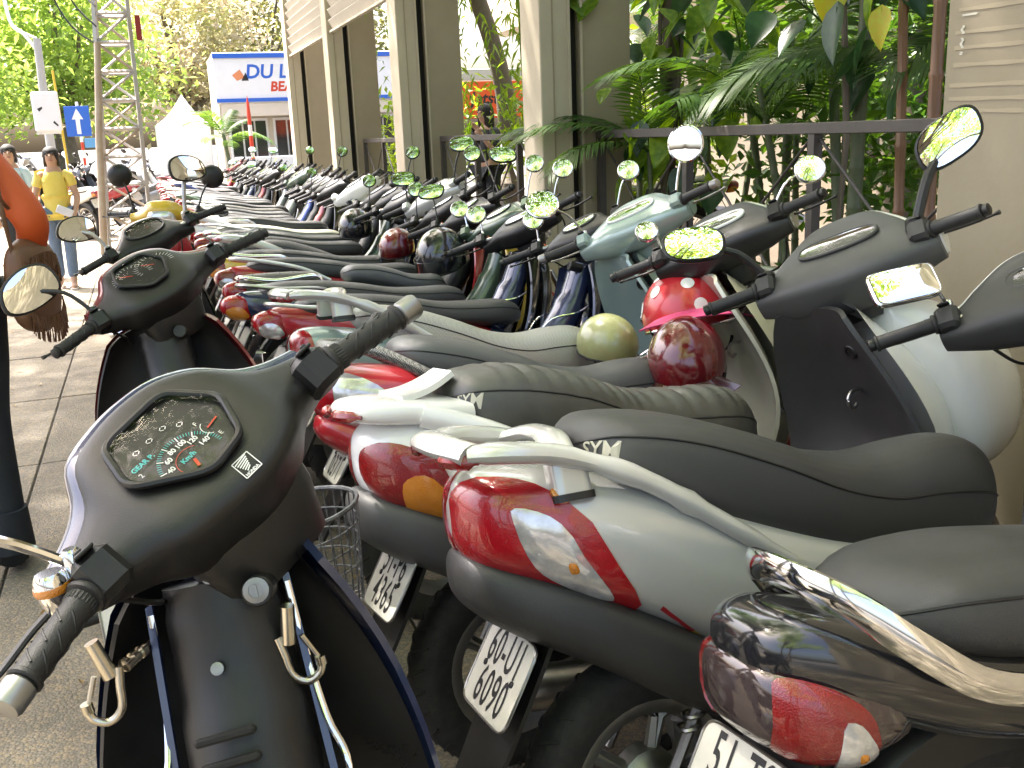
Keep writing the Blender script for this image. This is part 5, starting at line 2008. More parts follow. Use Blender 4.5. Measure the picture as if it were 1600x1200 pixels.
# street trees over the pavement: their crowns shade the bikes and fill the mirrors
tree('shade_tree', (-3.7, 4.6, 0), 4.2, [(2.3, -1.8, 6.3, 1.9, 1.7, .8), (3.9, -1.0, 6.5, 1.8, 1.7, .8), (2.5, 1.0, 6.4, 1.9, 1.7, .8), (4.3, 2.0, 6.5, 1.8, 1.7, .8), (2.5, 3.8, 6.3, 1.9, 1.7, .8), (4.2, 4.6, 6.4, 1.7, 1.6, .8), (.7, 1.9, 6.7, 2.0, 2.2, .9), (.8, 4.6, 6.7, 1.9, 2.0, .9), (5.4, .4, 6.7, 1.5, 1.8, .7), (5.3, -1.8, 6.6, 1.4, 1.5, .7), (1.2, 7.2, 6.5, 1.8, 1.6, .8)], 25000, .18, TREEL, 'big shade tree whose crown spreads over the near motorbikes', rg, .26, 'shade trees along the street')
tree('shade_tree', (-3.9, -3.2, 0), 4.2, [(4.4, 3.4, 6.9, 2.0, 2.0, .8), (2.6, 1.6, 6.5, 2.2, 2.0, .9)], 4200, .2, TREEY, 'thin shade tree left of the camera', rg, .2, 'shade trees along the street')
tree('shade_tree', (-3.9, -5.5, 0), 4.2, [(1.5, .5, 6.2, 3.0, 2.6, 1.2), (-1.5, 0, 6.4, 2.6, 3, 1.2), (4.5, -2.0, 6.6, 2.4, 2.4, 1.0)], 7000, .2, TREEY, 'shade tree behind the camera', rg, .24, 'shade trees along the street')
tree('shade_tree', (4.5, 12.6, 0), 4.6, [(-3.4, -1.4, 6.6, 1.4, 1.8, .8), (-3.4, 1.8, 6.6, 1.4, 1.8, .8)], 4500, .18, TREEL, 'garden tree with added unseen crowns that shade the columns', rg, .13, 'shade trees along the street')  # crowns added above the view so the far column fronts stay shaded
tree('shade_tree', (6.4, 7.4, 0), 4.8, [(-.2, -.6, 7.2, 1.8, 2.0, 1.0), (.6, 3.0, 7.4, 2.0, 2.2, .9)], 3500, .2, TREEL, 'shade tree rising behind the garden above the columns', rg, .2, 'shade trees along the street')
tree('shade_tree', (3.9, 21.5, 0), 3.8, [(-.8, 0, 5.4, 2.0, 2.0, .9), (1.5, .5, 5.8, 2.2, 2.2, 1.0)], 6000, .15, TREED, 'dusty olive tree whose branches hang over the shop sign', rg, .16, 'shade trees along the street')
BT = 'trees along the far side of the street'
for i, (x, y, s, m_, lab, n) in enumerate(((-6.5, 33, 1.0, TREEY, 'bright green tree at the far left behind the street lamp', 9000), (-2.2, 39, 1.05, TREEY, 'bright green tree behind the blue arrow sign', 9000),
                                            (2.2, 47, 1.15, TREEP, 'pale blossoming tree behind the lattice mast', 8000), (-9, 52, 1.4, TREEL, 'green tree filling the far left background', 8000), (-4, 60, 1.5, TREEL, 'green tree in the middle distance left of the lattice mast', 8000),
                                            (6.5, 52, 1.2, TREED, 'pale dusty tree behind the white canopy', 6000), (12, 62, 1.4, TREED, 'distant tree behind the travel shop', 5000))):
    tree('street_tree', (x, y, -.13), 2.6 * s, [(0, 0, 5.2 * s, 3.2 * s, 3 * s, 2.6 * s), (1.6 * s, .5, 3.6 * s, 2.2 * s, 2 * s, 1.6 * s), (-1.8 * s, -.3, 3.8 * s, 2.2 * s, 2 * s, 1.7 * s), (.4 * s, 0, 7.6 * s, 2.2 * s, 2.2 * s, 1.6 * s)], n, .3 * s, m_, lab, rg, .22, BT)
# spiky plant at the end of the row
sp = empty('spiky_plant', (2.05, 18.6, 0))
for k in range(70):
    a, el = rg.uniform(0, 6.3), rg.uniform(.25, 1.35)
    L = rg.uniform(.7, 1.15)
    m = MB()
    rows = []
    for q in range(6):
        u = q / 5
        d = Vector((cos(a) * cos(el), sin(a) * cos(el), sin(el)))
        c = d * L * u + Vector((0, 0, .35 - .55 * u * u * cos(el)))
        s_ = Vector((-sin(a), cos(a), 0)) * (.022 * (1 - u ** 2) + .002)
        rows.append([c - s_, c + Vector((0, 0, -.008)), c + s_])
    m.loft(rows, closed=False).build('leaf', SHRB if k % 3 else BAML, sp)
tag(sp, 'spiky long-leaved plant at the far end of the columns', 'plant')
# small palm by the shop
palm('young_palm', (2.0, 24, -.1), [(0, 0, 1.7, -.15, 0, .06)], 'young palm standing beside the travel shop', rg, 9, None, .9)

# ------------------------------------------------------------------ small fittings on the nearest left bike
X0 = steer_mat(.78, Vector((.88, 0, .95)))
PF0 = frame((.835, 0, 1.035), (0, -1, 0), (cos(R(36)), 0, sin(R(36))))


def hook(root, c, s):
    m = MB()
    m.tube([(c[0] + .05, c[1] - s * .035, c[2] + .004), (c[0], c[1] - s * .008, c[2])], .006, 10)
    for k in range(3):
        q = Vector((c[0] + .03, c[1] - s * .025, c[2] + .003)).lerp(Vector(c), k / 3)
        m.tube([q, q + Vector((-.006, s * .004, 0))], .0085, 10)
    pts = [(c[0], c[1], c[2] + .004), (c[0] - .005, c[1] + s * .004, c[2] - .02), (c[0] - .010, c[1] + s * .008, c[2] - .045), (c[0] - .012, c[1] + s * .024, c[2] - .058), (c[0] - .012, c[1] + s * .042, c[2] - .050), (c[0] - .010, c[1] + s * .047, c[2] - .034)]
    m.tube(smooth_path(pts, 5), .0055, 10)
    m.tube([(c[0], c[1] + s * .012, c[2] - .006), (c[0] + .002, c[1] + s * .022, c[2] + .042)], [.010, .009], 10)
    m.tube([(c[0] - .010, c[1] + s * .046, c[2] - .036), (c[0] - .002, c[1] + s * .03, c[2] + .0)], .0035, 8)
    m.tube([(c[0] - .010, c[1] + s * .046, c[2] - .040), (c[0] - .010, c[1] + s * .046, c[2] - .028)], .0075, 10)
    m.build('bag_hook', BRS, root)


hook(l0, (.745, .125, .822), 1)
hook(l0, (.755, -.060, .80), -1)
for s in (1, -1):
    t = MB()
    t.tube(smooth_path([(.79, s * .085, .86), (.765, s * .088, .78), (.72, s * .098, .70), (.69, s * .112, .66), (.665, s * .108, .60), (.64, s * .112, .50)], 5), .0045, 7, flat=.6)
    t.build('trim_strip', CHR, l0)
    n_ = MB()
    n_.grid(lambda u, v: (.80 - .16 * u, s * (.080 + .009 * v + .012 * u), .87 - .36 * u - .004 * v), 10, 3, .006 * s)
    n_.build('inner_trim', PNAV, l0)
ky = MB()
LF = frame((.736, -.056, .882), (0, -1, 0), (.3, 0, 1))
ky.lathe([(.0145, .003), (.0155, .008), (.009, .009), (.009, .0075)], 20, LF)
ky.box((0, 0, .008), (.0035, .014, .003), LF)
ky.build('key_ring', ALU, l0)
for (y, z, x) in ((.012, .80, .724), (.0, .90, .765)):
    MB().lathe([(.008, -.004), (.008, .001), (.004, .002), (.001, .001)], 12, frame((x, y, z), (0, -1, 0), (.45, 0, .9))).build('screw', ALU, l0)
for k in range(4):
    VF = frame((.668 - .012 * k, .012, .742 - .028 * k), (0, -1, 0), (.45, 0, .9))
    MB().box((0, 0, .0), (.07, .010, .02), VF, .003).build('vent_slot', DARK, l0)
# maker's emblem beside the speedometer
em = MB()
EF = PF0 @ Matrix.Translation((.004, -.101, .0455)) @ Matrix.Rotation(.12, 4, 'X')
q4 = [(-.013, -.013), (.013, -.013), (.016, .013), (-.010, .013)]
for i in range(4):
    a, b = Vector(q4[i]), Vector(q4[(i + 1) % 4])
    t_ = (b - a).normalized()
    nn = Vector((-t_.y, t_.x)) * .0007
    em.add([(p.x, p.y, .003) for p in (a - nn, b - nn, b + nn, a + nn)], [(0, 1, 2, 3)], EF)
for k in range(6):
    y0 = -.007 + k * .003
    em.add([(-.004 - .001 * k, y0, .003), (.012 - .0016 * (5 - k), y0 + .0035, .003), (.012 - .0016 * (5 - k), y0 + .0053, .003), (-.004 - .001 * k, y0 + .0016, .003)], [(0, 1, 2, 3)], EF)
v_, f_ = text_mesh('HONDA', .0055, .0002)
em.add([(x, y - .0102, .003) for x, y, _ in v_], f_, EF)
em.build('emblem', WPR, l0, X0, smooth=False)
for s in (1, -1):
    gr = MB()
    gr.box((s * .145, -.062, .022), (.075, .005, .008), PF0 @ Matrix.Rotation(s * .18, 4, 'Z'), .002)
    gr.build('cover_groove', DARK, l0, X0)
il = X0 @ Vector((.80, .225, 1.04))
MB().lathe([(.012, -.03), (.018, -.01), (.018, .012), (.014, .018)], 16, Matrix.Translation(il)).build('mirror_mount', CHR, l0)
MB().lathe([(.0195, -.004), (.021, .0), (.0195, .005)], 16, Matrix.Translation(il)).build('amber_ring', LENSO, l0)
# wire basket in front of its leg shield
bk = empty('wire_basket', (0, 0, 0))
bk.parent = l0
WIRE = mat('black wire', (.03, .03, .03), .35, nscale=60, namt=.6, rgb2=(.3, .3, .3))
m = MB()
bx = lambda u, z: ((1.42 + .11 * cos(u) * (.75 + .25 * z)), (-.035 + .13 * sin(u) * (.75 + .25 * z)), .52 + .20 * z)
for z in (0, .2, .4, .6, .8, 1.):
    m.tube([bx(2 * pi * k / 28, z) for k in range(28)], .0045 if z == 1. else .0018, 6, closed=True)
for k in range(34):
    u = 2 * pi * k / 34
    m.tube([bx(u, 0), bx(u + .05, 1.)], .0016, 5)
for k in range(9):
    t = -1 + 2 * (k + .5) / 9
    m.tube([(1.42 + .0825 * t, -.035 - .0975 * math.sqrt(1 - t * t), .52), (1.42 + .0825 * t, -.035 + .0975 * math.sqrt(1 - t * t), .52)], .0016, 5)
m.tube([(1.32, -.05, .60), (1.0, -.02, .62)], .006, 8)
bpy.data.objects.remove(bk)
m.build('front_basket', WIRE, l0)
cdm = MB()
cdm.box((0, 0, 0), (.12, .003, .085), Matrix.Rotation(.35, 4, 'X'), .001)
cdo = cdm.build('number_card', PLT, l1)
cdo.location = (.62, -.02, .60)
cdo.rotation_euler = (0, 0, 1.5)

# ------------------------------------------------------------------ helmets left on the bikes
STRAP = mat('black webbing', (.015, .015, .015), .8)


def helmet(loc, rot, m_, label, brim=None, visor=None, dots=None, r=(.135, .11, .115), strap=True, lining=True):
    h = empty('helmet', loc, rot)
    m = MB()
    rings = []
    for k in range(13):
        a = -.32 + (pi / 2 + .32) * k / 12
        rings.append([(r[0] * cos(a) * cos(t), r[1] * cos(a) * sin(t), r[2] * sin(a) * 1.02) for t in [2 * pi * j / 30 for j in range(30)]])
    m.loft(rings, caps=False)
    inner = [[Vector(p) * .93 for p in q] for q in rings]
    m.loft([rings[0], inner[0]], caps=False)
    m.loft(inner[::-1], caps=False)
    m.build('shell', m_, h)
    e = MB()
    e.tube([Vector(p) for p in rings[0]], .005, 6, closed=True)
    e.build('edge_trim', STRAP if not brim else CHR, h)
    if brim:
        b = MB()
        b.grid(lambda u, v: ((r[0] * .96 + .10 * u * (1 - .6 * abs(v * 2 - 1) ** 2)) * cos((v - .5) * 2.1), (r[1] * .98 + .055 * u) * sin((v - .5) * 2.1) * (1 + .1 * u), -.012 - .03 * u + .02 * cos((v - .5) * 3)), 6, 16, .004)
        b.build('brim', brim, h)
    if visor:
        b = MB()
        b.grid(lambda u, v: (r[0] * 1.05 * cos((v - .5) * 2.6) * (1 + .05 * u), r[1] * 1.06 * sin((v - .5) * 2.6), .03 - .13 * u), 8, 18, .002)
        b.build('visor', visor, h)
    if dots:
        for k in range(16):
            a, t = .12 + .42 * (k % 3) + .1 * (k % 2), 2 * pi * k * .382
            c = Vector((r[0] * cos(a) * cos(t), r[1] * cos(a) * sin(t), r[2] * sin(a) * 1.02))
            n_ = Vector((c.x / r[0] ** 2, c.y / r[1] ** 2, c.z / r[2] ** 2)).normalized()
            F = frame(c + n_ * .0005, n_.cross(Vector((0, .1, 1))), n_)
            F = frame(c, n_.cross(Vector((.1, 0, 1))).normalized(), n_.cross(n_.cross(Vector((.1, 0, 1)))).normalized())
            d = MB()
            rr = []
            for q in (0, .5, 1.):
                ring = []
                for j in range(16):
                    p = F @ Vector((.022 * q * cos(2 * pi * j / 16), .022 * q * sin(2 * pi * j / 16), 0))
                    s_ = math.sqrt((p.x / r[0]) ** 2 + (p.y / r[1]) ** 2 + (p.z / (r[2] * 1.02)) ** 2)
                    ring.append(p * (1.008 / s_))
                rr.append(ring)
            d.loft(rr, caps=False).build('dot', dots, h)
    if strap:
        s_ = MB()
        for sgn in (1, -1):
            s_.tube(smooth_path([(.03, sgn * r[1] * .96, -.03), (.06, sgn * r[1] * .7, -.12), (.06, sgn * .01, -.18)], 5), .007, 6, flat=.25)
        s_.build('chin_strap', STRAP, h)
    tag(h, label, 'helmet', 'helmets resting on the motorbikes')
    return h


PMARH = mat('maroon helmet', (.10, .002, .005), .2, coat=1., nscale=90, namt=.5, rgb2=(.2, .008, .014))
helmet((1.63, 2.84, .80), (.05, -.25, -1.8), mat('polka red', (.48, .012, .02), .3, coat=.6), 'red polka-dot helmet with pink brim hanging on the teal scooter', brim=mat('pink brim', (.62, .07, .19), .5), dots=mat('dot white', (.78, .77, .74), .35), r=(.155, .15, .15))
helmet((1.50, 2.62, .70), (.1, .35, -2.2), PMARH, 'glossy dark red helmet in front of the polka-dot one', brim=mat('smoked brim', (.05, .01, .012), .15, coat=.8), r=(.145, .12, .135))
helmet((1.47, 3.12, .665), (.05, .1, -1.2), mat('olive helmet', (.27, .28, .12), .3, coat=.7, nscale=20, namt=.4), 'pale olive green helmet beside the charcoal seat', r=(.12, .1, .105))
helmet((1.38, 4.86, .80), (.1, .25, -2.4), PBLK, 'black open-face helmet with clear visor on the row of bikes', visor=GLS, r=(.15, .13, .15))
helmet((1.30, 5.50, .80), (.0, .2, -2.2), PMARH, 'small dark maroon helmet on a black seat', visor=GLS, r=(.12, .1, .105))
helmet((1.36, 6.95, .80), (.0, .2, -2.0), PBLK, 'round black helmet farther along the row', r=(.14, .12, .13))

# ------------------------------------------------------------------ street furniture and background
GALV = mat('galvanised steel', (.42, .42, .42), .5, metal=.4, nscale=3, namt=.5, rgb2=(.34, .25, .18))
RUST = mat('rusty pole', (.36, .31, .25), .6, nscale=5, namt=.7, rgb2=(.24, .15, .09), bump=.4, bscale=50)
WHT = mat('white enamel', (.8, .8, .78), .4, nscale=4, namt=.3, rgb2=(.66, .65, .6))
REDE = mat('red enamel', (.6, .05, .02), .4)
BLUE = mat('sign blue', (.02, .12, .52), .4)
CONC = mat('concrete pole', (.42, .41, .38), .8, nscale=5, namt=.4, rgb2=(.34, .33, .3))

mt = empty('lattice_mast', (0, 15, 0))
cb_, ct_ = Vector((-.26, .25, -.02)), Vector((-.02, .25, 5.2))
hb0, ht0 = .30, .155


def leg(sx_, sy_, t):
    h_ = hb0 + (ht0 - hb0) * t
    c = cb_.lerp(ct_, t)
    return Vector((c.x + sx_ * h_, c.y + sy_ * h_, c.z))


for sx_ in (-1, 1):
    for sy_ in (-1, 1):
        MB().tube([leg(sx_, sy_, 0), leg(sx_, sy_, 1)], .034, 4).build('leg', GALV, mt, smooth=False)
NB = 14
faces_ = (((-1, -1), (1, -1)), ((1, -1), (1, 1)), ((1, 1), (-1, 1)), ((-1, 1), (-1, -1)))
for k in range(NB):
    for fi, (a, b) in enumerate(faces_):
        MB().tube([leg(*a, (k + .5) / NB), leg(*b, (k + .5) / NB)], .024, 4).build('brace', GALV, mt, smooth=False)
        a_, b_ = (a, b) if k % 2 else (b, a)
        if k < NB - 1:
            MB().tube([leg(*a_, (k + .5) / NB), leg(*b_, (k + 1.5) / NB)], .02, 4).build('brace', RUST if (k + fi) % 3 == 0 else GALV, mt, smooth=False)
MB().box((.20, -.05, 2.95), (.07, .03, .32)).build('tag_plate', mat('dark red plate', (.24, .02, .02), .5), mt, smooth=False)
tag(mt, 'tall galvanised lattice mast standing on the pavement', 'mast')
up_ = MB()
up_.tube([(-.60, 14.7, 0), (-.47, 14.7, 1.5), (-.33, 14.75, 2.75)], [.05, .047, .042], 12)
tag(up_.build('steel_pole', RUST), 'slim rusty pole leaning beside the lattice mast', 'pole')
for i, (a, b, c) in enumerate((((-1.2, 15, 4.9), (-.75, 15, 3.2), (-.30, 14.8, 2.7)), ((-1.0, 15, 5.2), (-.66, 15, 3.5), (-.32, 14.8, 2.95)), ((-.8, 15, 5.2), (-.5, 15, 3.6), (-.30, 14.8, 3.2)))):
    tag(MB().tube(smooth_path([a, b, c], 8), .012, 6).build('overhead_cable', BLK), ('lowest', 'middle', 'topmost')[i] + ' of the black cables drooping onto the lattice mast', 'cable', 'cables at the mast')
lp = empty('street_lamp', (-1.9, 26, -.13))
MB().tube([(0, 0, 0), (.02, 0, 2.5), (.05, 0, 4.0)], [.11, .095, .08], 12).build('pole', CONC, lp)
MB().tube(smooth_path([(.05, 0, 3.7), (-.2, 0, 4.1), (-.45, 0, 4.4), (-.52, 0, 5.6), (-.6, 0, 6.2)], 5), .04, 8).build('arm', WHT, lp)
MB().tube([(.05, 0, 4.0), (-.36, 0, 4.2)], .03, 8).build('bracket', WHT, lp)
MB().box((-.75, 0, 6.25), (.5, .18, .12), None, .04).build('lamp_head', WHT, lp)
tag(lp, 'pale street lamp post with angled arm at far left', 'street lamp')
wb_ = empty('notice_board', (-1.65, 23, -.13))
wb_.scale = (.82, .82, 1.0)
MB().box((0, -.12, 2.30), (.62, .10, .80), None, .04).build('board', WHT, wb_, ang=30)
MB().tube([(.33, -.05, 0), (.27, -.05, 3.1)], .028, 8).build('pole', YEL, wb_)
MB().box((.0, -.05, 1.88), (.6, .04, .04)).build('bracket', WHT, wb_, smooth=False)
em = MB()
em.add([(-.2, -.173, 2.36), (-.08, -.173, 2.40), (-.08, -.173, 2.36), (-.16, -.173, 2.30)], [(0, 1, 2, 3)])
em.add([(.12, -.173, 2.08), (.22, -.173, 2.0), (.24, -.173, 2.03), (.15, -.173, 2.12)], [(0, 1, 2, 3)])
em.build('marks', INK, wb_, smooth=False)
tag(wb_, 'white rounded notice board with yellow pole', 'sign')
ar = empty('direction_sign', (-1.28, 27, -.13))
ar.scale = (.68, .68, .86)
n = 14
for k in range(n):
    MB().tube([(0.04, 0, k * .22), (0.04, 0, (k + 1) * .22 - .0005)], .05, 12).build('pole_band', WHT if k % 2 else REDE, ar)
MB().box((0, -.07, 2.55), (.82, .02, .82), None, .006).build('panel', BLUE, ar, smooth=False)
a_ = MB()
a_.add([(-.07, -.083, 2.20), (.07, -.083, 2.20), (.07, -.083, 2.60), (.19, -.083, 2.60), (0, -.083, 2.90), (-.19, -.083, 2.60), (-.07, -.083, 2.60)], [(0, 1, 2, 6), (3, 4, 5), (2, 3, 5, 6)])
a_.build('arrow', WHT, ar, smooth=False)
MB().box((.34, -.07, 1.95), (.42, .02, .26), None, .004).build('small_panel', mat('pale blue panel', (.12, .35, .62), .4), ar, smooth=False)
tag(ar, 'square blue sign with white up arrow on a red and white striped pole', 'sign')
s2 = empty('striped_post', (2.25, 22.0, 0))
for k in range(9):
    MB().tube([(0, 0, k * .22), (0, 0, (k + 1) * .22 - .0005)], .04, 10).build('pole_band', WHT if k % 2 else REDE, s2)
MB().lathe([(.04, 1.98), (.03, 2.2), (.001, 2.35)], 10).build('cap', REDE, s2)
tag(s2, 'thin red and white striped post in front of the travel shop', 'post')

# travel shop
CANV = mat('white canvas', (.82, .82, .82), .8, nscale=3, namt=.3, rgb2=(.7, .7, .7))
sh = empty('travel_shop', (2.3, 30, -.13))
MB().box((2.8, 1.8, 2.0), (5.6, 3.0, 4.0)).build('wall', CREAMW, sh, smooth=False)
MB().box((2.6, -.05, 3.28), (5.4, .7, 1.35), None, .02).build('fascia', WHT, sh, smooth=False)
MB().box((2.6, -.42, 3.86), (5.4, .04, .12)).build('blue_band', BLUE, sh, smooth=False)
MB().box((2.6, -.42, 2.68), (5.4, .04, .10)).build('blue_band', BLUE, sh, smooth=False)
MB().grid(lambda u, v: (.0 + 5.2 * v, -.4 - .0 * u, 2.6 - .35 * u), 2, 6, .03).build('awning', CREAMW, sh, smooth=False)
for txt, x, z, s, mm in (('DU LICH', 1.75, 3.42, .52, BLUE), ('BEACH', 1.95, 3.02, .36, REDE)):
    v_, f_ = text_mesh(txt, s, .012, 1.0, .15)
    m = MB()
    m.add([(a + x, -.405, b + z) for a, b, _ in v_], f_)
    m.build('lettering', mm, sh, smooth=False)
em = MB()
em.add([(.38, -.405, 3.35), (.6, -.405, 3.5), (.72, -.405, 3.28), (.5, -.405, 3.2)], [(0, 1, 2, 3)])
em.build('logo', mat('logo orange', (.7, .25, .1), .5), sh, smooth=False)
em = MB()
em.add([(.62, -.405, 3.2), (.75, -.405, 3.42), (.82, -.405, 3.2)], [(0, 1, 2)])
em.build('logo', INK, sh, smooth=False)
for k in range(4):
    f = MB().box((.75 + 1.25 * k, .27, 1.25), (1.1, .08, 1.9)).build('window', FRM if k == 2 else WHT, sh, smooth=False)
    for q in range(3):
        MB().box((.75 + 1.25 * k - .34 + .34 * q, .215, 1.25), (.29, .02, 1.75)).build('pane', WINM, f, smooth=False)
MB().box((1.0, -.9, .6), (1.6, .5, 1.1), None, .03).build('counter', WHT, sh, smooth=False)
tag(sh, 'white travel shop with blue lettering on its fascia', 'shop')
tn = empty('market_canopy', (1.35, 34, -.13))
tn.scale = (.86, .86, .92)
ap = Vector((.15, 0, 3.35))
cs_ = [Vector((x, y, 2.35)) for x, y in ((-.85, -.85), (.95, -.85), (.95, .85), (-.85, .85))]
for i in range(4):
    a, b = cs_[i], cs_[(i + 1) % 4]
    MB().grid(lambda u, v: tuple(ap.lerp(a.lerp(b, v), u) + Vector((0, 0, -.12 * sin(pi * u)))), 6, 4, .01).build('roof_panel', CANV, tn)
    MB().grid(lambda u, v: tuple(a.lerp(b, v) + Vector((0, 0, -2.35 * u)) + (b - a).normalized().cross(Vector((0, 0, 1))) * .05 * sin(v * 14) * u), 6, 16, .01).build('side_curtain', CANV, tn)
    MB().tube([a, a + Vector((0, 0, -2.35))], .03, 8).build('post', WHT, tn)
tag(tn, 'white canvas canopy with curtains beyond the lattice mast', 'canopy')


def car(loc, rz, m_, label):
    c = empty('parked_car', loc, (0, 0, rz))
    L = Loft([(-2.0, 0, .85, .35, .55, 3), (-1.9, 0, .98, .25, .76, 4), (-1.2, 0, 1.0, .22, .82, 4.5), (0, 0, .98, .2, .84, 4.5), (1.2, 0, .92, .22, .82, 4.5), (1.85, 0, .75, .26, .74, 4), (2.0, 0, .62, .35, .55, 3)])
    L.mesh(28, 28).build('body', m_, c, ang=60)
    C2 = Loft([(-1.7, 0, 1.02, .9, .6, 3), (-1.2, 0, 1.42, .9, .66, 4), (-.4, 0, 1.5, .9, .68, 4), (.4, 0, 1.44, .9, .66, 4), (1.15, 0, 1.0, .88, .62, 3)])
    C2.mesh(24, 24).build('roof', m_, c, ang=60)
    for s in (.5, 0.0):
        f = (lambda v: v) if s else (lambda v: .5 - v)
        for x0, x1 in ((-1.15, -.45), (-.35, .55)):
            MB().patch(C2, [(x0, f(.52)), (x0 + .12, f(.40)), (x1 - .1, f(.40)), (x1, f(.52))], .004, 0, rings=3, smooth=False).build('window', WINM, c)
    MB().patch(C2, [(.55, .12), (.55, .38), (1.05, .40), (1.05, .10)], .004, 0, rings=3, smooth=False).build('windscreen', WINM, c)
    for x in (-1.25, 1.25):
        for y in (-.76, .76):
            w_ = MB().lathe([(.001, -.1), (.30, -.1), (.32, -.07), (.32, .07), (.30, .1), (.001, .1)], 22, Matrix.Translation((x, y, .32)), 'y').build('wheel', TYR, c)
            MB().lathe([(.001, -.108), (.19, -.108), (.2, -.09), (.2, .09), (.19, .108), (.001, .108)], 18, Matrix.Translation((x, y, .32)), 'y').build('hub_cap', ALU, w_)
    for y in (-.55, .55):
        MB().lathe([(.001, .02), (.09, .0), (.1, -.08)], 14, Matrix.Translation((1.93, y, .66)), 'x').build('headlight', HEADL, c)
    tag(c, label, 'car')


car((-3.2, 27.5, -.13), 1.2, PWHT, 'white car parked behind the pedestrians at far left')

# scooters parked across the way, in full sun
index_kids()
FARG = 'motorbikes parked in the sun beyond the mast'
for i, (x, y, a, src, pm_, lab) in enumerate((
        (-.9, 17.5, 2.2, rB, PWHT, 'white motorbike in the sun just behind the lattice mast'), (-.4, 19.0, 2.4, rA, PRED, 'red motorbike in the sun beyond the lattice mast'), (-1.6, 18.6, 2.0, rC, PWHT, 'white scooter in the sun left of the lattice mast'),
        (-1.5, 20.6, 2.3, rB, PSIL, 'silver motorbike in the sun behind the woman in yellow'), (.5, 21.0, 2.5, rC, PGRY, 'grey scooter in the sun right of the lattice mast'), (-.5, 22.5, 2.2, rA, PBLU, 'blue motorbike in the sun far beyond the mast'),
        (.9, 23.4, 2.6, rB, PWHT, 'white motorbike beside the canvas canopy'), (-2.3, 21.8, 2.0, rA, PWHT, 'white motorbike at the far left kerb'))):
    base = {rA: PRED, rB: PYEL, rC: PSIL}[src]
    c = copy_tree(src, None, {base: pm_, PBLK: pm_})
    c.location = (x, y, 0)
    c.rotation_euler = (-.12, 0, a)
    tag(c, lab, 'scooter' if src is rC else 'motorbike', FARG)
# two more inside the garden court behind the railings
for x, y, a, pm_, lab in ((4.6, 8.2, 2.7, PSIL, 'silver motorbike in the court behind the railing and palms'), (5.2, 12.3, -2.0, PRED, 'red motorbike in the court beside the woman in black')):
    c = copy_tree(rB, None, {PYEL: pm_, PBLK: pm_})
    c.location = (x, y, .12)
    c.rotation_euler = (-.12, 0, a)
    tag(c, lab, 'motorbike', 'motorbikes inside the garden court')

# ------------------------------------------------------------------ people
SKIN = mat('skin', (.48, .29, .20), .5, nscale=20, namt=.2, rgb2=(.42, .24, .16))
HAIR = mat('black hair', (.010, .008, .007), .7, nscale=60, namt=.4, bump=.6, bscale=180)
DENIM = mat('blue denim', (.10, .15, .24), .85, nscale=7, namt=.6, rgb2=(.2, .26, .36), bump=.4, bscale=400)
DENIMD = mat('dark denim', (.018, .021, .028), .85, nscale=9, namt=.5, rgb2=(.035, .04, .05), bump=.4, bscale=400)


KSH = mat('black shirt', (.012, .012, .014), .7)


def skin(name, pts, edges, m_, parent, root=0, sub=2, cut=None):
    me = bpy.data.meshes.new(name)
    names = list(pts)
    me.from_pydata([pts[k][:3] for k in names], [(names.index(a), names.index(b)) for a, b in edges], [])
    o = bpy.data.objects.new(name, me)
    col.objects.link(o)
    sm = o.modifiers.new('s', 'SKIN')
    sm.use_smooth_shade = True
    for i, k in enumerate(names):
        r_ = pts[k][3]
        me.skin_vertices[0].data[i].radius = r_ if isinstance(r_, tuple) else (r_, r_)
        me.skin_vertices[0].data[i].use_root = (i == root)
    sb = o.modifiers.new('b', 'SUBSURF')
    sb.levels = sub
    sb.render_levels = sub
    dg = bpy.context.evaluated_depsgraph_get()
    m2 = bpy.data.meshes.new_from_object(o.evaluated_get(dg))
    bpy.data.objects.remove(o)
    m2.name = name
    m2.materials.clear()
    m2.materials.append(m_)
    m2.shade_smooth()
    q = bpy.data.objects.new(name, m2)
    col.objects.link(q)
    q.parent = parent
    return q


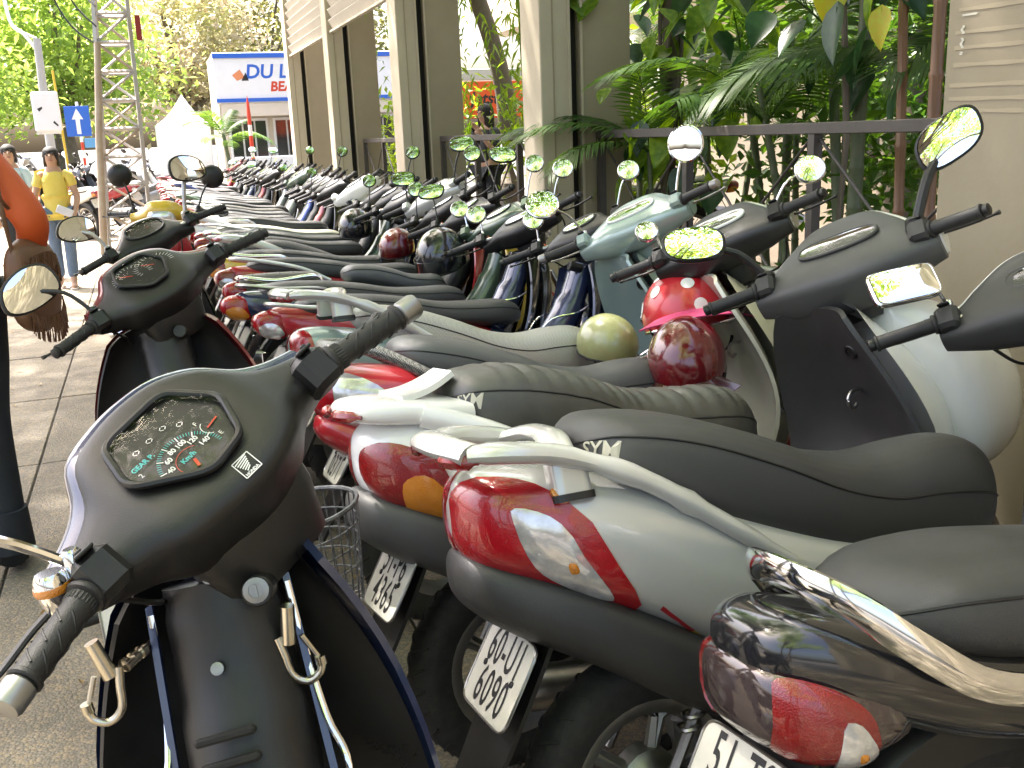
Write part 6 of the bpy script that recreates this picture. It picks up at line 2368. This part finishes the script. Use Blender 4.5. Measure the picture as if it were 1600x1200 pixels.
def person(loc, rz, H, label, shirt, pants, arms, sleeves=.5, legs=None, hair='bob', shoe=None, wide=1., long_top=0.):
    """figure facing +x; arms = {side: (elbow, wrist)} offsets from shoulder; H = height scale about 1.55 m"""
    p = empty('person', loc, (0, 0, rz))
    p.scale = (H, H, H)
    J = {'pelvis': (0, 0, .88, (.135 * wide, .105)), 'waist': (.005, 0, 1.0, (.115 * wide, .09)), 'chest': (.0, 0, 1.15, (.135 * wide, .095)), 'neck0': (-.01, 0, 1.275, (.07, .06)),
         'neck1': (.0, 0, 1.34, .046), 'head0': (.015, 0, 1.385, (.062, .07)), 'head1': (.012, 0, 1.455, (.078, .092)), 'head2': (.0, 0, 1.515, (.06, .07))}
    E_ = [('pelvis', 'waist'), ('waist', 'chest'), ('chest', 'neck0'), ('neck0', 'neck1'), ('neck1', 'head0'), ('head0', 'head1'), ('head1', 'head2')]
    T = {'pelvis': (0, 0, .90, (.15 * wide, .118)), 'waist': (.005, 0, 1.0, (.127 * wide, .103)), 'chest': (0, 0, 1.15, (.147 * wide, .108)), 'neck0': (-.01, 0, 1.265, (.078, .068))}
    TE = [('pelvis', 'waist'), ('waist', 'chest'), ('chest', 'neck0')]
    if long_top:
        T['hem'] = (0, 0, .90 - long_top, (.17 * wide, .14))
        TE.append(('pelvis', 'hem'))
    Lg = {'pelvis': (0, 0, .90, (.142 * wide, .112))}
    LE = []
    for s, n in ((1, 'L'), (-1, 'R')):
        sh = Vector((-.01, s * .145 * wide, 1.245))
        el, wr = (sh + Vector((a[0], a[1] * s, a[2])) for a in arms[n])
        d = (wr - el).normalized()
        J['sh' + n] = (*sh, .052)
        J['el' + n] = (*el, .036)
        J['wr' + n] = (*wr, .025)
        J['ha' + n] = (*(wr + d * .06), (.034, .018))
        E_ += [('neck0', 'sh' + n), ('sh' + n, 'el' + n), ('el' + n, 'wr' + n), ('wr' + n, 'ha' + n)]
        side = d.cross(Vector((1, 0, .2))).normalized()
        for k in range(4):
            b = wr + d * .095 + side * (.024 - .016 * k)
            J['f%d%s' % (k, n)] = (*b, .009)
            tip = b + d * (.05, .062, .058, .044)[k] + Vector((.012, -s * .006, 0))
            J['t%d%s' % (k, n)] = (*tip, .0075)
            E_ += [('ha' + n, 'f%d%s' % (k, n)), ('f%d%s' % (k, n), 't%d%s' % (k, n))]
        th = wr + d * .05 + side * .04
        J['th' + n] = (*th, .010)
        E_.append(('ha' + n, 'th' + n))
        T['sh' + n] = (*sh, .066)
        T['sl' + n] = (*(sh.lerp(el, min(1, sleeves * 2))), .060 if sleeves < .6 else .052)
        TE += [('neck0', 'sh' + n), ('sh' + n, 'sl' + n)]
        if sleeves > .5:
            T['cu' + n] = (*(el.lerp(wr, min(1, sleeves * 2 - 1))), .042)
            TE.append(('sl' + n, 'cu' + n))
        lg = (legs or {}).get(n, ((.01, .085, .47), (-.02, .09, .075)))
        kn, an = Vector((lg[0][0], lg[0][1] * s, lg[0][2])), Vector((lg[1][0], lg[1][1] * s, lg[1][2]))
        hp = Vector((0, s * .085 * wide, .83))
        J['hp' + n] = (*hp, .085)
        J['kn' + n] = (*kn, .053)
        J['an' + n] = (*an, .034)
        J['he' + n] = (an.x - .03, an.y, an.z - .045, .028)
        J['to' + n] = (an.x + .13, an.y + s * .015, an.z - .05, (.034, .02))
        E_ += [('pelvis', 'hp' + n), ('hp' + n, 'kn' + n), ('kn' + n, 'an' + n), ('an' + n, 'he' + n), ('an' + n, 'to' + n)]
        Lg['hp' + n] = (*hp, .097 * wide)
        Lg['kn' + n] = (*kn, .068)
        Lg['an' + n] = (*(kn.lerp(an, .93)), .062)
        LE += [('pelvis', 'hp' + n), ('hp' + n, 'kn' + n), ('kn' + n, 'an' + n)]
        if shoe is KSH:
            MB().tube(smooth_path([(an.x - .05, an.y, an.z - .03), (an.x + .0, an.y, an.z - .02), (an.x + .08, an.y + s * .01, an.z - .035), (an.x + .16, an.y + s * .015, an.z - .045)], 4), [.035, .05, .048, .044, .03], 12, flat=.75).build('shoe', shoe, p)
            MB().tube([(an.x, an.y, an.z + .12), (an.x, an.y, an.z - .01)], [.064, .07], 14).build('trouser_hem', pants, p)
        elif shoe:
            m = MB()
            m.prism([(an.x + .055 + a * 1., an.y + s * .008 + b) for a, b in ngon(18, .125, .045, 2.6)], an.z - .078, an.z - .060)
            m.tube(smooth_path([(an.x + .04, an.y - .045, an.z - .06), (an.x + .10, an.y + s * .01, an.z - .02), (an.x + .04, an.y + .05, an.z - .06)], 4), .007, 6)
            m.build('sandal', shoe, p)
    skin('body', J, E_, SKIN, p)
    skin('shirt', T, TE, shirt, p)
    skin('trousers', Lg, LE, pants, p)
    # face
    for s in (1, -1):
        MB().lathe([(.001, -.008), (.006, -.006), (.0085, 0), (.006, .006), (.001, .008)], 10, Matrix.Translation((.088, s * .03, 1.462))).build('eye', HAIR, p)
        MB().tube([(.086, s * .045, 1.482), (.095, s * .03, 1.486), (.094, s * .018, 1.482)], .003, 5).build('eyebrow', HAIR, p)
        MB().tube([(.0, s * .078, 1.47), (-.005, s * .088, 1.455), (.0, s * .08, 1.43)], [.006, .010, .005], 7).build('ear', SKIN, p)
    MB().tube([(.090, 0, 1.468), (.105, 0, 1.445), (.112, 0, 1.432), (.098, 0, 1.425)], [.006, .009, .012, .006], 8).build('nose', SKIN, p)
    MB().tube([(.084, .022, 1.402), (.094, 0, 1.402), (.084, -.022, 1.402)], [.003, .006, .003], 6).build('mouth', mat('lips', (.38, .12, .10), .4), p)
    # hair cap
    h = MB()
    drop = {'bob': -.115, 'long': -.25, 'tied': -.05}[hair]
    rings = []
    for k in range(13):
        f = k / 12
        ring = []
        for j in range(28):
            t = 2 * pi * j / 28
            front = max(0., cos(t)) ** 1.2
            low = drop * (1 - front) + .028 * front
            a = pi / 2 * (1 - f)
            z = 1.45 + (.105 * sin(a) if f < .7 else .105 * sin(pi / 2 * .3) * (1 - (f - .7) / .3) + low * (f - .7) / .3)
            rr = cos(a) if f < .7 else cos(pi / 2 * .3) + .02 * (f - .7) / .3 * (1 - front)
            wob = 1 + .02 * sin(j * 5) + .015 * sin(j * 9 + k)
            ring.append((-.006 + .105 * rr * cos(t) * wob * (.97 if cos(t) > 0 else 1.05), .093 * rr * sin(t) * wob, z))
        rings.append(ring)
    h.loft(rings, caps=True)
    h.build('hair', HAIR, p)
    tag(p, label, 'person')
    return p


YSH = mat('yellow knit', (.72, .56, .10), .85, nscale=6, namt=.5, rgb2=(.85, .72, .25), bump=.6, bscale=120)
OSH = mat('orange jacket', (.56, .085, .012), .6, nscale=5, namt=.5, rgb2=(.66, .13, .03), bump=.5, bscale=14)
BSH = mat('pale blue shirt', (.45, .58, .66), .85, nscale=6, namt=.3)
SAND = mat('pale sandal', (.7, .62, .58), .6)
person((-.84, 11.35, 0), -1.62, .93, 'woman in yellow knit top and rolled blue jeans walking on the pavement', YSH, DENIM, dict(L=((.03, .07, -.25), (.16, .03, -.42)), R=((.03, .08, -.25), (.17, .02, -.44))), .28, dict(L=((.03, .07, .47), (.06, .06, .075)), R=((.0, .085, .47), (-.05, .09, .075))), 'bob', SAND, 1., .07)
pb = MB().box((0, 0, 0), (.16, .02, .08), None, .006).build('clutch_bag', mat('pale purse', (.62, .62, .66), .5), None, ang=30)
pb.location = (-.77, 11.16, .80)
pb.rotation_euler = (0, .45, -.1)
tag(pb, 'pale flat purse held by the woman in yellow', 'purse')
person((-1.36, 12.6, 0), -1.5, .96, 'person in pale blue shirt partly hidden behind the orange jacket', BSH, DENIMD, dict(L=((.0, .06, -.26), (.05, .06, -.5)), R=((.0, .06, -.26), (.05, .06, -.5))), .4, None, 'bob', SAND)
po = person((-.68, 3.62, 0), 1.75, 1.13, 'person in orange jacket and dark jeans standing at the left edge', OSH, DENIMD, dict(L=((-.02, .1, -.26), (.02, .1, -.5)), R=((-.09, .12, -.2), (.05, .1, -.34))), .85, None, 'tied', KSH, 1.15, .10)
# shoulder bag
bg_ = empty('shoulder_bag', (-.37, 3.60, .26))
bg_.scale = (.85, .85, .85)
LEA = mat('brown leather', (.16, .075, .035), .5, nscale=12, namt=.6, rgb2=(.09, .045, .025), bump=.5, bscale=90)
BL_ = Loft([(-.15, 0, .94, .80, .03, 2.4), (-.12, 0, 1.0, .70, .05, 2.6), (0, 0, 1.03, .655, .065, 2.6), (.10, 0, 1.0, .69, .05, 2.6), (.14, 0, .94, .80, .03, 2.4)])
BL_.mesh(20, 24).build('pouch', LEA, bg_)
MB().tube(smooth_path([(-.13, 0, .97), (-.12, .02, 1.15), (-.08, .05, 1.33), (-.14, .02, 1.2), (.12, 0, .97)], 5), .010, 6, flat=.4).build('strap', LEA, bg_)
fr_ = MB()
for k in range(34):
    u = .12 + .76 * k / 34
    for v in (.40, .60):
        q = BL_.S(u, v) + BL_.N(u, v) * .004
        fr_.tube([q, q + Vector((.004 * sin(k), -.006, -.05)), q + Vector((.008 * sin(k * 2), -.004, -.10))], .003, 4)
fr_.build('fringe', LEA, bg_)
bg_.rotation_euler = (0, 0, 1.2)
tag(bg_, 'brown leather shoulder bag with fringe hanging beside the orange jacket', 'bag')
person((3.58, 10.6, .16), -2.7, 1.0, 'woman in black shirt behind the garden railing', KSH, DENIMD, dict(L=((.08, .06, -.22), (.2, -.02, -.02)), R=((.06, .08, -.22), (.2, .05, -.26))), .6, None, 'long')
